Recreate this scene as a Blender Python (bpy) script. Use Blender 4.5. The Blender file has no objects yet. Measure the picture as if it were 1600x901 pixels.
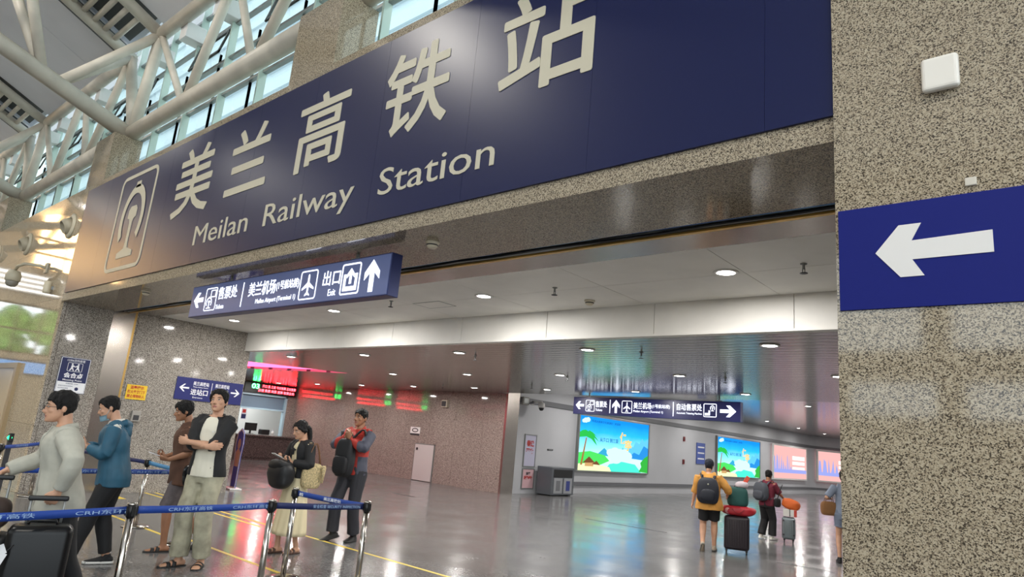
import bpy, bmesh, math, random
from mathutils import Vector, Matrix, noise

random.seed(7)
sc = bpy.context.scene
COL = sc.collection
PI = math.pi
V = Vector

# ------------------------------------------------------------------ camera
YAW, PITCH, ROLL = -0.72368, 0.223889, 0.090089
CAM_H = 1.55
fw = V((math.sin(YAW) * math.cos(PITCH), math.cos(YAW) * math.cos(PITCH), math.sin(PITCH)))
r0 = V((math.cos(YAW), -math.sin(YAW), 0))
u0 = r0.cross(fw)
cr = math.cos(ROLL) * r0 + math.sin(ROLL) * u0
cu = -math.sin(ROLL) * r0 + math.cos(ROLL) * u0
cam = bpy.data.cameras.new('camera')
cam.sensor_width = 36
cam.lens = 1040.33 / 1600 * 36
cam.clip_start = .05
cam.clip_end = 400
camo = bpy.data.objects.new('camera', cam)
COL.objects.link(camo)
M = Matrix.Identity(4)
for i in range(3):
    M[i][0] = cr[i]; M[i][1] = cu[i]; M[i][2] = -fw[i]
M[0][3], M[1][3], M[2][3] = 0, 0, CAM_H
camo.matrix_world = M
sc.camera = camo

# ------------------------------------------------------------------ exposure, world
sc.view_settings.view_transform = 'Standard'
sc.view_settings.look = 'None'
sc.view_settings.gamma = 1
sc.view_settings.use_curve_mapping = False
sc.view_settings.exposure = 0.52
sc.cycles.use_denoising = True
sc.cycles.max_bounces = 8
sc.cycles.sample_clamp_indirect = 6
w = bpy.data.worlds.new('daylight')
sc.world = w
w.use_nodes = True
bg = w.node_tree.nodes['Background']
bg.inputs[0].default_value = (.86, .95, 1.0, 1)
bg.inputs[1].default_value = 2.2


def area(name, loc, rot, sx, sy, power, col=(1, 1, 1), shape='RECTANGLE', parent=None):
    l = bpy.data.lights.new(name, 'AREA')
    l.shape = shape; l.size = sx; l.size_y = sy; l.energy = power; l.color = col
    o = bpy.data.objects.new(name, l); COL.objects.link(o)
    o.location = loc; o.rotation_euler = rot
    if parent: o.parent = parent
    return o


# ------------------------------------------------------------------ materials
def lin(c):
    return tuple((x / 255 / 12.92) if x <= 10.3 else ((x / 255 + .055) / 1.055) ** 2.4 for x in c) + (1,)


MATS = {}


def mat(name, col, rough=.5, metal=0, spec=.5, emit=0, bump=None, vary=None, coat=0, trans=0, alpha=1):
    """plain surface; bump=(scale,strength), vary=(scale,amount of lightness change)"""
    if name in MATS: return MATS[name]
    m = bpy.data.materials.new(name); m.use_nodes = True
    nt = m.node_tree; b = nt.nodes['Principled BSDF']
    b.inputs['Base Color'].default_value = lin(col)
    b.inputs['Roughness'].default_value = rough
    b.inputs['Metallic'].default_value = metal
    b.inputs['Specular IOR Level'].default_value = spec
    b.inputs['Coat Weight'].default_value = coat
    b.inputs['Transmission Weight'].default_value = trans
    b.inputs['Alpha'].default_value = alpha
    if emit:
        b.inputs['Emission Color'].default_value = lin(col)
        b.inputs['Emission Strength'].default_value = emit
    if bump or vary:
        tc = nt.nodes.new('ShaderNodeTexCoord')
    if bump:
        n = nt.nodes.new('ShaderNodeTexNoise'); n.inputs['Scale'].default_value = bump[0]; n.inputs['Detail'].default_value = 4
        bu = nt.nodes.new('ShaderNodeBump'); bu.inputs['Strength'].default_value = bump[1]; bu.inputs['Distance'].default_value = .02
        nt.links.new(tc.outputs['Object'], n.inputs['Vector'])
        nt.links.new(n.outputs['Fac'], bu.inputs['Height']); nt.links.new(bu.outputs['Normal'], b.inputs['Normal'])
    if vary:
        n = nt.nodes.new('ShaderNodeTexNoise'); n.inputs['Scale'].default_value = vary[0]; n.inputs['Detail'].default_value = 5
        r = nt.nodes.new('ShaderNodeValToRGB')
        a, c = lin(tuple(max(0, x * (1 - vary[1])) for x in col)), lin(tuple(min(255, x * (1 + vary[1])) for x in col))
        r.color_ramp.elements[0].position = .3; r.color_ramp.elements[0].color = a
        r.color_ramp.elements[1].position = .7; r.color_ramp.elements[1].color = c
        nt.links.new(tc.outputs['Object'], n.inputs['Vector'])
        nt.links.new(n.outputs['Fac'], r.inputs['Fac']); nt.links.new(r.outputs['Color'], b.inputs['Base Color'])
    MATS[name] = m
    return m


def glow(name, col, strength):
    if name in MATS: return MATS[name]
    m = bpy.data.materials.new(name); m.use_nodes = True
    nt = m.node_tree; nt.nodes.clear()
    e = nt.nodes.new('ShaderNodeEmission'); e.inputs[0].default_value = lin(col); e.inputs[1].default_value = strength
    o = nt.nodes.new('ShaderNodeOutputMaterial'); nt.links.new(e.outputs[0], o.inputs[0])
    MATS[name] = m
    return m


def granite(name, stops, scale, rough, spec=.5, joints=None, coat=0):
    """speckled stone: stops = [(position, colour)...] picked per grain; joints=(axis0, pitch0, axis1, pitch1) panel joints"""
    m = bpy.data.materials.new(name); m.use_nodes = True
    nt = m.node_tree; b = nt.nodes['Principled BSDF']; L = nt.links.new
    tc = nt.nodes.new('ShaderNodeTexCoord')
    nz = nt.nodes.new('ShaderNodeTexNoise'); nz.inputs['Scale'].default_value = scale * .8; nz.inputs['Detail'].default_value = 2
    mx = nt.nodes.new('ShaderNodeMix'); mx.data_type = 'VECTOR'; mx.inputs[0].default_value = .022 * 60 / scale
    L(tc.outputs['Object'], nz.inputs['Vector'])
    L(tc.outputs['Object'], mx.inputs[4]); L(nz.outputs['Color'], mx.inputs[5])
    vo = nt.nodes.new('ShaderNodeTexVoronoi'); vo.inputs['Scale'].default_value = scale
    L(mx.outputs[1], vo.inputs['Vector'])
    sp = nt.nodes.new('ShaderNodeSeparateColor'); L(vo.outputs['Color'], sp.inputs[0])
    r = nt.nodes.new('ShaderNodeValToRGB'); r.color_ramp.interpolation = 'CONSTANT'
    els = r.color_ramp.elements
    while len(els) < len(stops): els.new(.5)
    for e, (p, c) in zip(els, stops):
        e.position = p; e.color = lin(c)
    L(sp.outputs[0], r.inputs['Fac'])
    b.inputs['Roughness'].default_value = rough
    b.inputs['Specular IOR Level'].default_value = spec
    b.inputs['Coat Weight'].default_value = coat
    b.inputs['Coat Roughness'].default_value = .03
    if joints:
        sx = nt.nodes.new('ShaderNodeSeparateXYZ'); L(tc.outputs['Object'], sx.inputs[0])
        prev = None
        for ax, pitch in joints:
            d = nt.nodes.new('ShaderNodeMath'); d.operation = 'DIVIDE'; d.inputs[1].default_value = pitch; L(sx.outputs[ax], d.inputs[0])
            f = nt.nodes.new('ShaderNodeMath'); f.operation = 'FRACT'; L(d.outputs[0], f.inputs[0])
            g = nt.nodes.new('ShaderNodeMath'); g.operation = 'LESS_THAN'; g.inputs[1].default_value = .006 / pitch; L(f.outputs[0], g.inputs[0])
            if prev:
                a = nt.nodes.new('ShaderNodeMath'); a.operation = 'MAXIMUM'; L(prev.outputs[0], a.inputs[0]); L(g.outputs[0], a.inputs[1]); prev = a
            else: prev = g
        mc = nt.nodes.new('ShaderNodeMix'); mc.data_type = 'RGBA'
        L(prev.outputs[0], mc.inputs[0]); L(r.outputs['Color'], mc.inputs[6]); mc.inputs[7].default_value = lin((70, 62, 55))
        L(mc.outputs[2], b.inputs['Base Color'])
    else:
        L(r.outputs['Color'], b.inputs['Base Color'])
    return m


GRAN_FRONT = granite('granite beige', [(0, (62, 55, 47)), (.18, (110, 99, 84)), (.36, (156, 143, 122)), (.66, (178, 166, 145))], 205, .06, .5)
GRAN_POL = granite('granite beige polished', [(0, (110, 96, 78)), (.14, (150, 134, 112)), (.4, (186, 168, 142)), (.66, (204, 188, 162))], 165, .05, .6, joints=[('X', 2.3), ('Z', 1.1)], coat=.25)
GRAN_GREY = granite('granite grey', [(0, (64, 58, 54)), (.2, (112, 105, 98)), (.42, (150, 143, 134)), (.7, (182, 175, 166))], 150, .06, .45, joints=[('Y', 1.2)])
GRAN_PINK = granite('granite pinkish grey', [(0, (80, 70, 66)), (.2, (128, 114, 107)), (.45, (160, 145, 137)), (.7, (186, 172, 164))], 130, .06, .55, joints=[('X', 1.2)])


def floor_mat():
    m = bpy.data.materials.new('polished grey terrazzo'); m.use_nodes = True
    nt = m.node_tree; b = nt.nodes['Principled BSDF']; L = nt.links.new
    tc = nt.nodes.new('ShaderNodeTexCoord')
    vo = nt.nodes.new('ShaderNodeTexVoronoi'); vo.inputs['Scale'].default_value = 70; L(tc.outputs['Object'], vo.inputs['Vector'])
    sp = nt.nodes.new('ShaderNodeSeparateColor'); L(vo.outputs['Color'], sp.inputs[0])
    r = nt.nodes.new('ShaderNodeValToRGB'); r.color_ramp.interpolation = 'CONSTANT'
    els = r.color_ramp.elements; els.new(.5); els.new(.8)
    for e, (p, c) in zip(els, [(0, (76, 75, 76)), (.15, (98, 97, 97)), (.5, (108, 107, 107)), (.85, (122, 121, 120))]):
        e.position = p; e.color = lin(c)
    L(sp.outputs[0], r.inputs['Fac'])
    n2 = nt.nodes.new('ShaderNodeTexNoise'); n2.inputs['Scale'].default_value = 1.3; n2.inputs['Detail'].default_value = 6
    L(tc.outputs['Object'], n2.inputs['Vector'])
    mr = nt.nodes.new('ShaderNodeMapRange'); mr.inputs['From Min'].default_value = .35; mr.inputs['From Max'].default_value = .7
    mr.inputs['To Min'].default_value = .13; mr.inputs['To Max'].default_value = .24
    L(n2.outputs['Fac'], mr.inputs['Value']); L(mr.outputs[0], b.inputs['Roughness'])
    L(r.outputs['Color'], b.inputs['Base Color'])
    b.inputs['Specular IOR Level'].default_value = .55
    n3 = nt.nodes.new('ShaderNodeTexNoise'); n3.inputs['Scale'].default_value = 6; L(tc.outputs['Object'], n3.inputs['Vector'])
    bu = nt.nodes.new('ShaderNodeBump'); bu.inputs['Strength'].default_value = .03; bu.inputs['Distance'].default_value = .02
    L(n3.outputs['Fac'], bu.inputs['Height']); L(bu.outputs['Normal'], b.inputs['Normal'])
    return m


def slat_mat():
    """painted metal strip ceiling, strips running along X every 10 cm"""
    m = bpy.data.materials.new('metal strip ceiling'); m.use_nodes = True
    nt = m.node_tree; b = nt.nodes['Principled BSDF']; L = nt.links.new
    tc = nt.nodes.new('ShaderNodeTexCoord'); sx = nt.nodes.new('ShaderNodeSeparateXYZ'); L(tc.outputs['Object'], sx.inputs[0])
    d = nt.nodes.new('ShaderNodeMath'); d.operation = 'MULTIPLY'; d.inputs[1].default_value = 1 / .2; L(sx.outputs['Y'], d.inputs[0])
    f = nt.nodes.new('ShaderNodeMath'); f.operation = 'FRACT'; L(d.outputs[0], f.inputs[0])
    r = nt.nodes.new('ShaderNodeValToRGB')
    els = r.color_ramp.elements; els.new(.1); els.new(.2)
    for e, (p, c) in zip(els, [(0, (44, 43, 41)), (.18, (48, 46, 44)), (.23, (152, 148, 141)), (1, (160, 156, 149))]):
        e.position = p; e.color = lin(c)
    L(f.outputs[0], r.inputs['Fac']); L(r.outputs['Color'], b.inputs['Base Color'])
    r2 = nt.nodes.new('ShaderNodeValToRGB'); e2 = r2.color_ramp.elements; e2.new(.5); e2.new(.7)
    for e, (p, c) in zip(e2, [(0, 0), (.14, 1), (.86, 1), (1, 0)]):
        e.position = p; e.color = (c, c, c, 1)
    L(f.outputs[0], r2.inputs['Fac'])
    n = nt.nodes.new('ShaderNodeTexNoise'); n.inputs['Scale'].default_value = 1.2; L(tc.outputs['Object'], n.inputs['Vector'])
    ad = nt.nodes.new('ShaderNodeMath'); ad.operation = 'MULTIPLY_ADD'; ad.inputs[1].default_value = .12
    L(n.outputs['Fac'], ad.inputs[0]); L(r2.outputs['Color'], ad.inputs[2])
    bu = nt.nodes.new('ShaderNodeBump'); bu.inputs['Strength'].default_value = .25; bu.inputs['Distance'].default_value = .006
    L(ad.outputs[0], bu.inputs['Height']); L(bu.outputs['Normal'], b.inputs['Normal'])
    b.inputs['Roughness'].default_value = .14; b.inputs['Metallic'].default_value = .35
    return m


FLOOR = floor_mat()
SLAT = slat_mat()
WHITE_PANEL = mat('white ceiling panel', (232, 230, 225), .5, vary=(1.5, .03))
WHITE_PAINT = mat('white paint', (225, 224, 222), .5)
WALL_GREY = mat('pale grey wall panel', (186, 187, 192), .4, vary=(.8, .02))
STEEL = mat('brushed steel', (175, 172, 168), .22, 1, bump=(60, .02))
STRIP = mat('dull steel plate', (178, 170, 162), .2, .9, bump=(3, .05))
PIPE = mat('painted steel tube', (206, 198, 184), .45, vary=(2.5, .06))
SHEET = mat('roof lining sheet', (228, 228, 232), .5, vary=(.6, .03))
FIN = mat('glass fin', (186, 205, 196), .15, spec=.7)
ALU = mat('grey aluminium', (140, 143, 142), .4, .5)
BLACK = mat('black plastic', (18, 18, 20), .45)
DARK = mat('dark grey', (52, 52, 56), .5)
SIGN_BLUE = mat('dark blue sign film', (22, 29, 70), .3, spec=.28)
SIGN_CREAM = mat('cream letter film', (192, 186, 166), .5)
ROYAL = mat('royal blue sign', (17, 28, 112), .5, spec=.2)
WHITE = mat('white sign film', (236, 236, 240), .5)


# ------------------------------------------------------------------ mesh helpers
def link(o, parent=None):
    COL.objects.link(o)
    if parent: o.parent = parent
    return o


def obj(name, bm, m, parent=None, smooth=False, props=None):
    me = bpy.data.meshes.new(name)
    bmesh.ops.recalc_face_normals(bm, faces=bm.faces)
    bm.to_mesh(me); bm.free()
    for x in (m if isinstance(m, (list, tuple)) else [m]): me.materials.append(x)
    if smooth:
        for p in me.polygons: p.use_smooth = True
    o = bpy.data.objects.new(name, me)
    if props:
        for k, v in props.items(): o[k] = v
    return link(o, parent)


def thing(name, label, cat, loc=(0, 0, 0), rz=0, group=None):
    o = bpy.data.objects.new(name, None)
    o.empty_display_size = .1
    o.location = loc; o.rotation_euler = (0, 0, rz)
    tag(o, label, cat, group)
    return link(o)


def tag(o, label, cat, group=None):
    o['label'] = label; o['category'] = cat
    if group: o['group'] = group
    return o


def struct(name, bm, m, parent=None, smooth=False, label=None):
    o = obj(name, bm, m, parent, smooth)
    if not parent: o['kind'] = 'structure'
    if label: o['label'] = label
    return o


def dup(root, loc=None, rz=None, label=None):
    c = root.copy(); COL.objects.link(c)
    if loc is not None: c.location = loc
    if rz is not None: c.rotation_euler = (0, 0, rz)
    if label: c['label'] = label
    for ch in list(root.children):
        d = ch.copy(); COL.objects.link(d); d.parent = c
        for g in ch.children:
            e = g.copy(); COL.objects.link(e); e.parent = d
    return c


def B(*boxes, bev=0, seg=2):
    """bmesh of axis-aligned boxes (x0,x1,y0,y1,z0,z1)"""
    bm = bmesh.new()
    for b in boxes: add_box(bm, *b, bev=bev, seg=seg)
    return bm


def add_box(bm, x0, x1, y0, y1, z0, z1, bev=0, seg=2, mi=0, mtx=None):
    vs = [bm.verts.new((x, y, z)) for x in (x0, x1) for y in (y0, y1) for z in (z0, z1)]
    fs = [bm.faces.new([vs[i] for i in q]) for q in ((0, 1, 3, 2), (4, 6, 7, 5), (0, 4, 5, 1), (2, 3, 7, 6), (0, 2, 6, 4), (1, 5, 7, 3))]
    bmesh.ops.recalc_face_normals(bm, faces=fs)
    for f in fs: f.material_index = mi
    if bev:
        es = list({e for f in fs for e in f.edges})
        r = bmesh.ops.bevel(bm, geom=es, offset=bev, segments=seg, profile=.5, affect='EDGES')
        vs = list({v for f in r['faces'] for v in f.verts} | {v for v in vs if v.is_valid})
        for f in r['faces']: f.material_index = mi
    if mtx is not None:
        bmesh.ops.transform(bm, matrix=mtx, verts=[v for v in vs if v.is_valid])


def add_tube(bm, pts, r, n=12, caps=True, mi=0):
    """round tube along points; r a number or one per point"""
    pts = [V(p) for p in pts]
    rs = r if isinstance(r, (list, tuple)) else [r] * len(pts)
    rings = []
    ref = None
    for i, p in enumerate(pts):
        t = (pts[min(i + 1, len(pts) - 1)] - pts[max(i - 1, 0)]).normalized()
        if ref is None:
            ref = V((0, 0, 1)) if abs(t.z) < .9 else V((1, 0, 0))
        x = (ref - t * ref.dot(t)).normalized(); y = t.cross(x); ref = x
        rings.append([bm.verts.new(p + (x * math.cos(a) + y * math.sin(a)) * rs[i]) for a in (2 * PI * k / n for k in range(n))])
    skin(bm, rings, caps, mi)


def skin(bm, rings, caps=True, mi=0):
    n = len(rings[0])
    for a, b in zip(rings, rings[1:]):
        for k in range(n):
            f = bm.faces.new((a[k], a[(k + 1) % n], b[(k + 1) % n], b[k])); f.material_index = mi; f.smooth = True
    if caps:
        f = bm.faces.new(rings[0][::-1]); f.material_index = mi
        f = bm.faces.new(rings[-1]); f.material_index = mi


def add_lathe(bm, prof, c=(0, 0, 0), n=24, mi=0, axis='Z', ring=False):
    """profile [(r,h)...] turned about an axis through c"""
    c = V(c); rings = []
    if ring: prof = list(prof) + [prof[0]]
    for r, h in prof:
        rg = []
        for k in range(n):
            a = 2 * PI * k / n; x, y = r * math.cos(a), r * math.sin(a)
            p = {'Z': (x, y, h), 'Y': (x, h, y), 'X': (h, x, y)}[axis]
            rg.append(bm.verts.new(c + V(p)))
        rings.append(rg)
    if ring:
        for v in rings[-1]: bm.verts.remove(v)
        rings[-1] = rings[0]
    skin(bm, rings, not ring, mi)


def add_poly(bm, pts, y, th=.003, mi=0):
    """flat outline in local X-Z facing -Y, thickness th behind y"""
    f = [bm.verts.new((x, y, z)) for x, z in pts]
    k = [bm.verts.new((x, y + th, z)) for x, z in pts]
    fa = bm.faces.new(f); fa.material_index = mi
    n = len(pts)
    for i in range(n):
        q = bm.faces.new((f[i], k[i], k[(i + 1) % n], f[(i + 1) % n])); q.material_index = mi


def add_ringpoly(bm, out, inn, y, th=.003, mi=0):
    fo = [bm.verts.new((x, y, z)) for x, z in out]; fi = [bm.verts.new((x, y, z)) for x, z in inn]
    ko = [bm.verts.new((x, y + th, z)) for x, z in out]; ki = [bm.verts.new((x, y + th, z)) for x, z in inn]
    n = len(out)
    for i in range(n):
        j = (i + 1) % n
        for q in ((fo[i], fo[j], fi[j], fi[i]), (fo[i], ko[i], ko[j], fo[j]), (fi[i], fi[j], ki[j], ki[i])):
            f = bm.faces.new(q); f.material_index = mi


def rrect(x0, x1, z0, z1, r, n=6):
    pts = []
    for cx, cz, a0 in ((x1 - r, z1 - r, 0), (x0 + r, z1 - r, 90), (x0 + r, z0 + r, 180), (x1 - r, z0 + r, 270)):
        for k in range(n + 1):
            a = math.radians(a0 + 90 * k / n); pts.append((cx + r * math.cos(a), cz + r * math.sin(a)))
    return pts


def add_frame(bm, x0, x1, z0, z1, r, w, y, th=.003, mi=0):
    add_ringpoly(bm, rrect(x0, x1, z0, z1, r), rrect(x0 + w, x1 - w, z0 + w, z1 - w, max(r - w, .001)), y, th, mi)


def add_text(bm, s, x0, x1, z0, z1, y, depth=.003, bold=0.0, mi=0, thick=0.0):
    """lettering squeezed into the rectangle, facing -Y"""
    if thick:
        for i in range(8):
            a = PI / 4 * i; dx, dz = thick * math.cos(a), thick * math.sin(a)
            add_text(bm, s, x0 + thick + dx, x1 - thick + dx, z0 + thick + dz, z1 - thick + dz, y - .00004 * i, depth, bold, mi)
        return
    c = bpy.data.curves.new('lettering', 'FONT'); c.body = s; c.offset = bold; c.resolution_u = 3
    o = bpy.data.objects.new('lettering', c)
    me = o.to_mesh()
    if not len(me.vertices): return
    xs = [v.co.x for v in me.vertices]; zs = [v.co.y for v in me.vertices]
    a, b_, c_, d = min(xs), max(xs), min(zs), max(zs)
    kx = (x1 - x0) / max(b_ - a, 1e-6); kz = (z1 - z0) / max(d - c_, 1e-6)
    P = [(x0 + (v.co.x - a) * kx, z0 + (v.co.y - c_) * kz) for v in me.vertices]
    f = [bm.verts.new((p[0], y, p[1])) for p in P]
    for p in me.polygons:
        try:
            q = bm.faces.new([f[i] for i in p.vertices]); q.material_index = mi
        except ValueError: pass
    if depth > .002:
        k = [bm.verts.new((p[0], y + depth, p[1])) for p in P]
        cnt = {}
        for p in me.polygons:
            vs = list(p.vertices)
            for i in range(len(vs)):
                e = (vs[i], vs[(i + 1) % len(vs)]); cnt[e] = 1
        for (i, j) in cnt:
            if (j, i) not in cnt:
                try:
                    q = bm.faces.new((f[i], k[i], k[j], f[j])); q.material_index = mi
                except ValueError: pass
    o.to_mesh_clear()
    bpy.data.objects.remove(o); bpy.data.curves.remove(c)


def letters(name, s, x0, x1, z0, z1, y, m, parent, bold=0.0, depth=.003, thick=0.0):
    bm = bmesh.new(); add_text(bm, s, x0, x1, z0, z1, y, depth, bold, 0, thick)
    return obj(name, bm, m, parent)


# pictogram outlines in a unit box (x right 0..1, z up 0..1)
def place(pts, x0, x1, z0, z1):
    return [(x0 + p[0] * (x1 - x0), z0 + p[1] * (z1 - z0)) for p in pts]


ARROW_L = [(0, .5), (.38, 1), (.62, 1), (.4, .65), (1, .65), (1, .35), (.4, .35), (.62, 0), (.38, 0)]
ARROW_R = [(1 - x, z) for x, z in ARROW_L][::-1]
ARROW_U = [(z, 1 - x) for x, z in ARROW_L][::-1]
PLANE = [(.5, 1), (.56, .93), (.57, .62), (1, .36), (1, .27), (.57, .42), (.555, .17), (.7, .06), (.7, 0), (.5, .06),
         (.3, 0), (.3, .06), (.445, .17), (.43, .42), (0, .27), (0, .36), (.43, .62), (.44, .93)]


def add_emblem(bm, x0, x1, z0, z1, y, th=.004, mi=0):
    """railway emblem: open arch with a small knob on top and a rail section standing inside"""
    def arch(r1, r2, cz, a0, a1, sx=1.0, n=20):
        o, i = [], []
        for k in range(n + 1):
            a = math.radians(a0 + (a1 - a0) * k / n)
            o.append((.5 + r1 * sx * math.cos(a), cz + r1 * math.sin(a))); i.append((.5 + r2 * sx * math.cos(a), cz + r2 * math.sin(a)))
        return o, i
    o, i = arch(.46, .34, .50, -38, 218)
    # strip of quads
    fo = [bm.verts.new((x0 + p[0] * (x1 - x0), y, z0 + p[1] * (z1 - z0))) for p in o]
    fi = [bm.verts.new((x0 + p[0] * (x1 - x0), y, z0 + p[1] * (z1 - z0))) for p in i]
    for k in range(len(fo) - 1):
        f = bm.faces.new((fo[k], fo[k + 1], fi[k + 1], fi[k])); f.material_index = mi
    add_poly(bm, place([(.4, .92), (.42, 1), (.58, 1), (.6, .92)], x0, x1, z0, z1), y, th, mi)
    rail = [(.2, 0), (.8, 0), (.8, .07), (.57, .12), (.55, .2), (.55, .45), (.58, .5), (.66, .52), (.66, .62), (.6, .67), (.4, .67), (.34, .62), (.34, .52), (.42, .5), (.45, .45), (.45, .2), (.43, .12), (.2, .07)]
    add_poly(bm, place(rail, x0, x1, z0, z1), y, th, mi)

# ================================================================== the setting
XL = -13.6      # plane of the left jamb wall and of the advertising wall
FY = 3.5        # plane of the facade
struct('floor', B((-46, 14, -24.5, 60, -.2, 0)), FLOOR)
struct('wall_facade', B((-46, XL, FY, FY + .04, 0, 5.38)), GRAN_POL)
bm = B((XL, -.91, FY, 4.4, 3.24, 5.38))
struct('lintel_front', bm, GRAN_FRONT)
struct('wall_right', B((-.91, 8, 3.46, 4.62, 0, 12.5)), GRAN_FRONT)
struct('wall_left', B((-14.2, XL, FY + .04, 4.36, 0, 3.5), (-14.2, XL, 4.76, 7.12, 0, 3.5)), GRAN_GREY)
struct('trim_1', B((-14.2, XL + .006, 4.36, 4.76, 0, 3.5)), STRIP)
struct('trim_6', B((XL, XL + .012, 4.735, 4.77, 0, 3.3)), mat('brass edge', (196, 160, 96), .3, .8))
struct('trim_2', B((XL, -.9, 4.66, 5.08, 3.27, 3.33)), STRIP)
struct('ceiling_slot', B((XL, -.9, 4.4, 4.66, 3.62, 3.7), (XL, -.9, 4.64, 4.66, 3.27, 3.62)), mat('light leak slot lining', (150, 138, 118), .7))  # lining lightened in colour to imitate light leaking into the slot
struct('trim_7', B((XL, -.9, 4.62, 4.66, 3.255, 3.27)), mat('gold streak strip', (200, 160, 84), .35, .6, vary=(1.5, .25)))  # gold strip stands in for the bright reflective streak along the slot
# front ceiling of white panels with open joints
bm = bmesh.new()
x = XL
while x < 6:
    for y0, y1 in ((5.08, 6.03), (6.03, 7.0)):
        add_box(bm, x + .003, min(x + 1.6, 6) - .003, y0 + .003, y1 - .003, 3.3, 3.33)
    x += 1.6
add_box(bm, XL, 6, 5.08, 7.1, 3.33, 3.36)
struct('ceiling_front', bm, WHITE_PANEL)
bm = bmesh.new()
x = XL
while x < 6:
    add_box(bm, x + .004, min(x + 1.62, 6) - .004, 7.0, 7.02, 2.93, 3.33)
    x += 1.62
add_box(bm, XL, 6, 7.02, 7.1, 2.93, 3.36)
add_box(bm, XL, 6, 6.985, 7.1, 2.905, 2.93)
struct('beam_ceiling_step', bm, WHITE_PANEL)
# low strip ceiling with an angled light recess over the ticket lobby
bm = bmesh.new()
outer = [(-25.3, 7.1), (8, 7.1), (8, 15.2), (-13.45, 15.2), (-13.45, 15.5), (-25.3, 15.5)]
hole = [(-15.05, 10.85), (-16.3, 8.45), (-17.4, 7.4), (-22.5, 7.4), (-22.5, 8.6)]
es = []
for loop in (outer, hole):
    vs = [bm.verts.new((a, b_, 2.93)) for a, b_ in loop]
    es += [bm.edges.new((vs[i], vs[(i + 1) % len(vs)])) for i in range(len(vs))]
bmesh.ops.triangle_fill(bm, use_beauty=True, use_dissolve=False, edges=es)
r = bmesh.ops.extrude_face_region(bm, geom=list(bm.faces))
bmesh.ops.translate(bm, vec=(0, 0, .06), verts=[v for v in r['geom'] if isinstance(v, bmesh.types.BMVert)])
struct('ceiling_low', bm, SLAT)
struct('ceiling_far', B((-25, 8, 15.2, 62, 3.5, 3.55), (-25, 8, 15.15, 15.2, 2.99, 3.55)), SLAT)
# granite back wall, ticket wall, advertising wall
struct('wall_back', B((-25.3, -13.46, 15.5, 15.75, 0, 3.0)), GRAN_PINK)
struct('trim_3', B((-13.52, -13.44, 15.49, 16.05, 0, 3.0)), STRIP)
struct('wall_ticket', B((-25.4, -25.1, 7.1, 13.05, 0, 2.95), (-25.4, -25.1, 13.05, 15.5, 2.5, 2.95), (-25.4, -25.1, 15.1, 15.5, .9, 2.5), (-25.4, -25.1, 13.05, 15.5, 0, .9)), GRAN_PINK)
struct('wall_lobby', B((-25.3, -14.2, 6.95, 7.12, 0, 3.0)), GRAN_PINK)
path = [(-13.5, 16.05), (-13.5, 43.6)]
for k in range(1, 15):
    a = math.radians(6 * k); path.append((-13.5 + 9 * (1 - math.cos(a)), 43.6 + 7 * math.sin(a)))


def along(path, z0, z1, off, th):
    """wall strip following the path, standing off towards the passage"""
    bm = bmesh.new(); rings = []
    for i, p in enumerate(path):
        a = V(path[max(i - 1, 0)]); b = V(path[min(i + 1, len(path) - 1)])
        t = (b - a).normalized(); n = V((t.y, -t.x)); q = V(p) + n * off; k = q - n * th
        rings.append([bm.verts.new((q.x, q.y, z0)), bm.verts.new((q.x, q.y, z1)), bm.verts.new((k.x, k.y, z1)), bm.verts.new((k.x, k.y, z0))])
    skin(bm, rings)
    for f in bm.faces: f.smooth = False
    return bm


struct('wall_advertising', along(path, 0, 3.5, 0, .2), WALL_GREY)
struct('trim_4', along(path, 2.74, 2.9, .05, .05), mat('dark grey bumper rail', (104, 105, 110), .5))
struct('trim_5', along([(-13.5, 18.3)] + path[1:], .27, .39, .05, .05), mat('dark grey bumper rail', (104, 105, 110), .5))
struct('wall_passage_end', B((-2.5, 8, 57.5, 57.7, 0, 3.6)), WHITE_PAINT)
struct('wall_passage', B((6, 6.2, 4.62, 57.5, 0, 3.6)), WALL_GREY)

# ------------------------------------------------------------------ floor tape
TAPE = mat('yellow floor tape', (206, 178, 62), .5)
n = 1
for x0, x1, y0, y1 in ((-14.2, 1.2, 5.72, 5.77), (-9.0, 1.2, 4.15, 4.2), (-12.8, -9.0, 4.0, 4.05), (-13.4, -12.7, 4.78, 4.9), (-14.0, -9.4, 5.53, 5.58)):
    bm = bmesh.new(); x = x0
    while x < x1:
        l = random.uniform(.9, 2.2); add_box(bm, x, min(x + l, x1), y0, y1, .0, .0015); x += l + (.04 if y0 < 5 else 0)
    struct('floor_marking', bm, TAPE)
DRAIN = mat('dark floor slot', (60, 60, 62), .4, .5)
struct('floor_strip', B((-8.8, -6.8, 13.12, 13.17, 0, .002)), DRAIN)
struct('floor_strip', B((-4.1, -3.2, 11.75, 11.79, 0, .002), (-3.95, -3.3, 11.87, 11.91, 0, .002)), DRAIN)
struct('floor_strip', B((-13.6, -12.8, 11.5, 11.6, 0, .002)), DRAIN)

# ------------------------------------------------------------------ hall shell: roof, far walls
def top_z(y): return 8.33 + .46 * (3.8 - y)
YR = -9.0
bays = [-40.9, -34.0, -27.1, -20.2, -13.3, -6.4, .5, 7.4]


def slab(bm, x0, x1, y0, z0, y1, z1, th, mi=0):
    vs = []
    for x in (x0, x1):
        for y, z in ((y0, z0), (y1, z1), (y1, z1 + th), (y0, z0 + th)): vs.append(bm.verts.new((x, y, z)))
    for q in ((0, 1, 2, 3), (4, 7, 6, 5), (0, 4, 5, 1), (1, 5, 6, 2), (2, 6, 7, 3), (3, 7, 4, 0)):
        bm.faces.new([vs[i] for i in q]).material_index = mi


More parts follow.
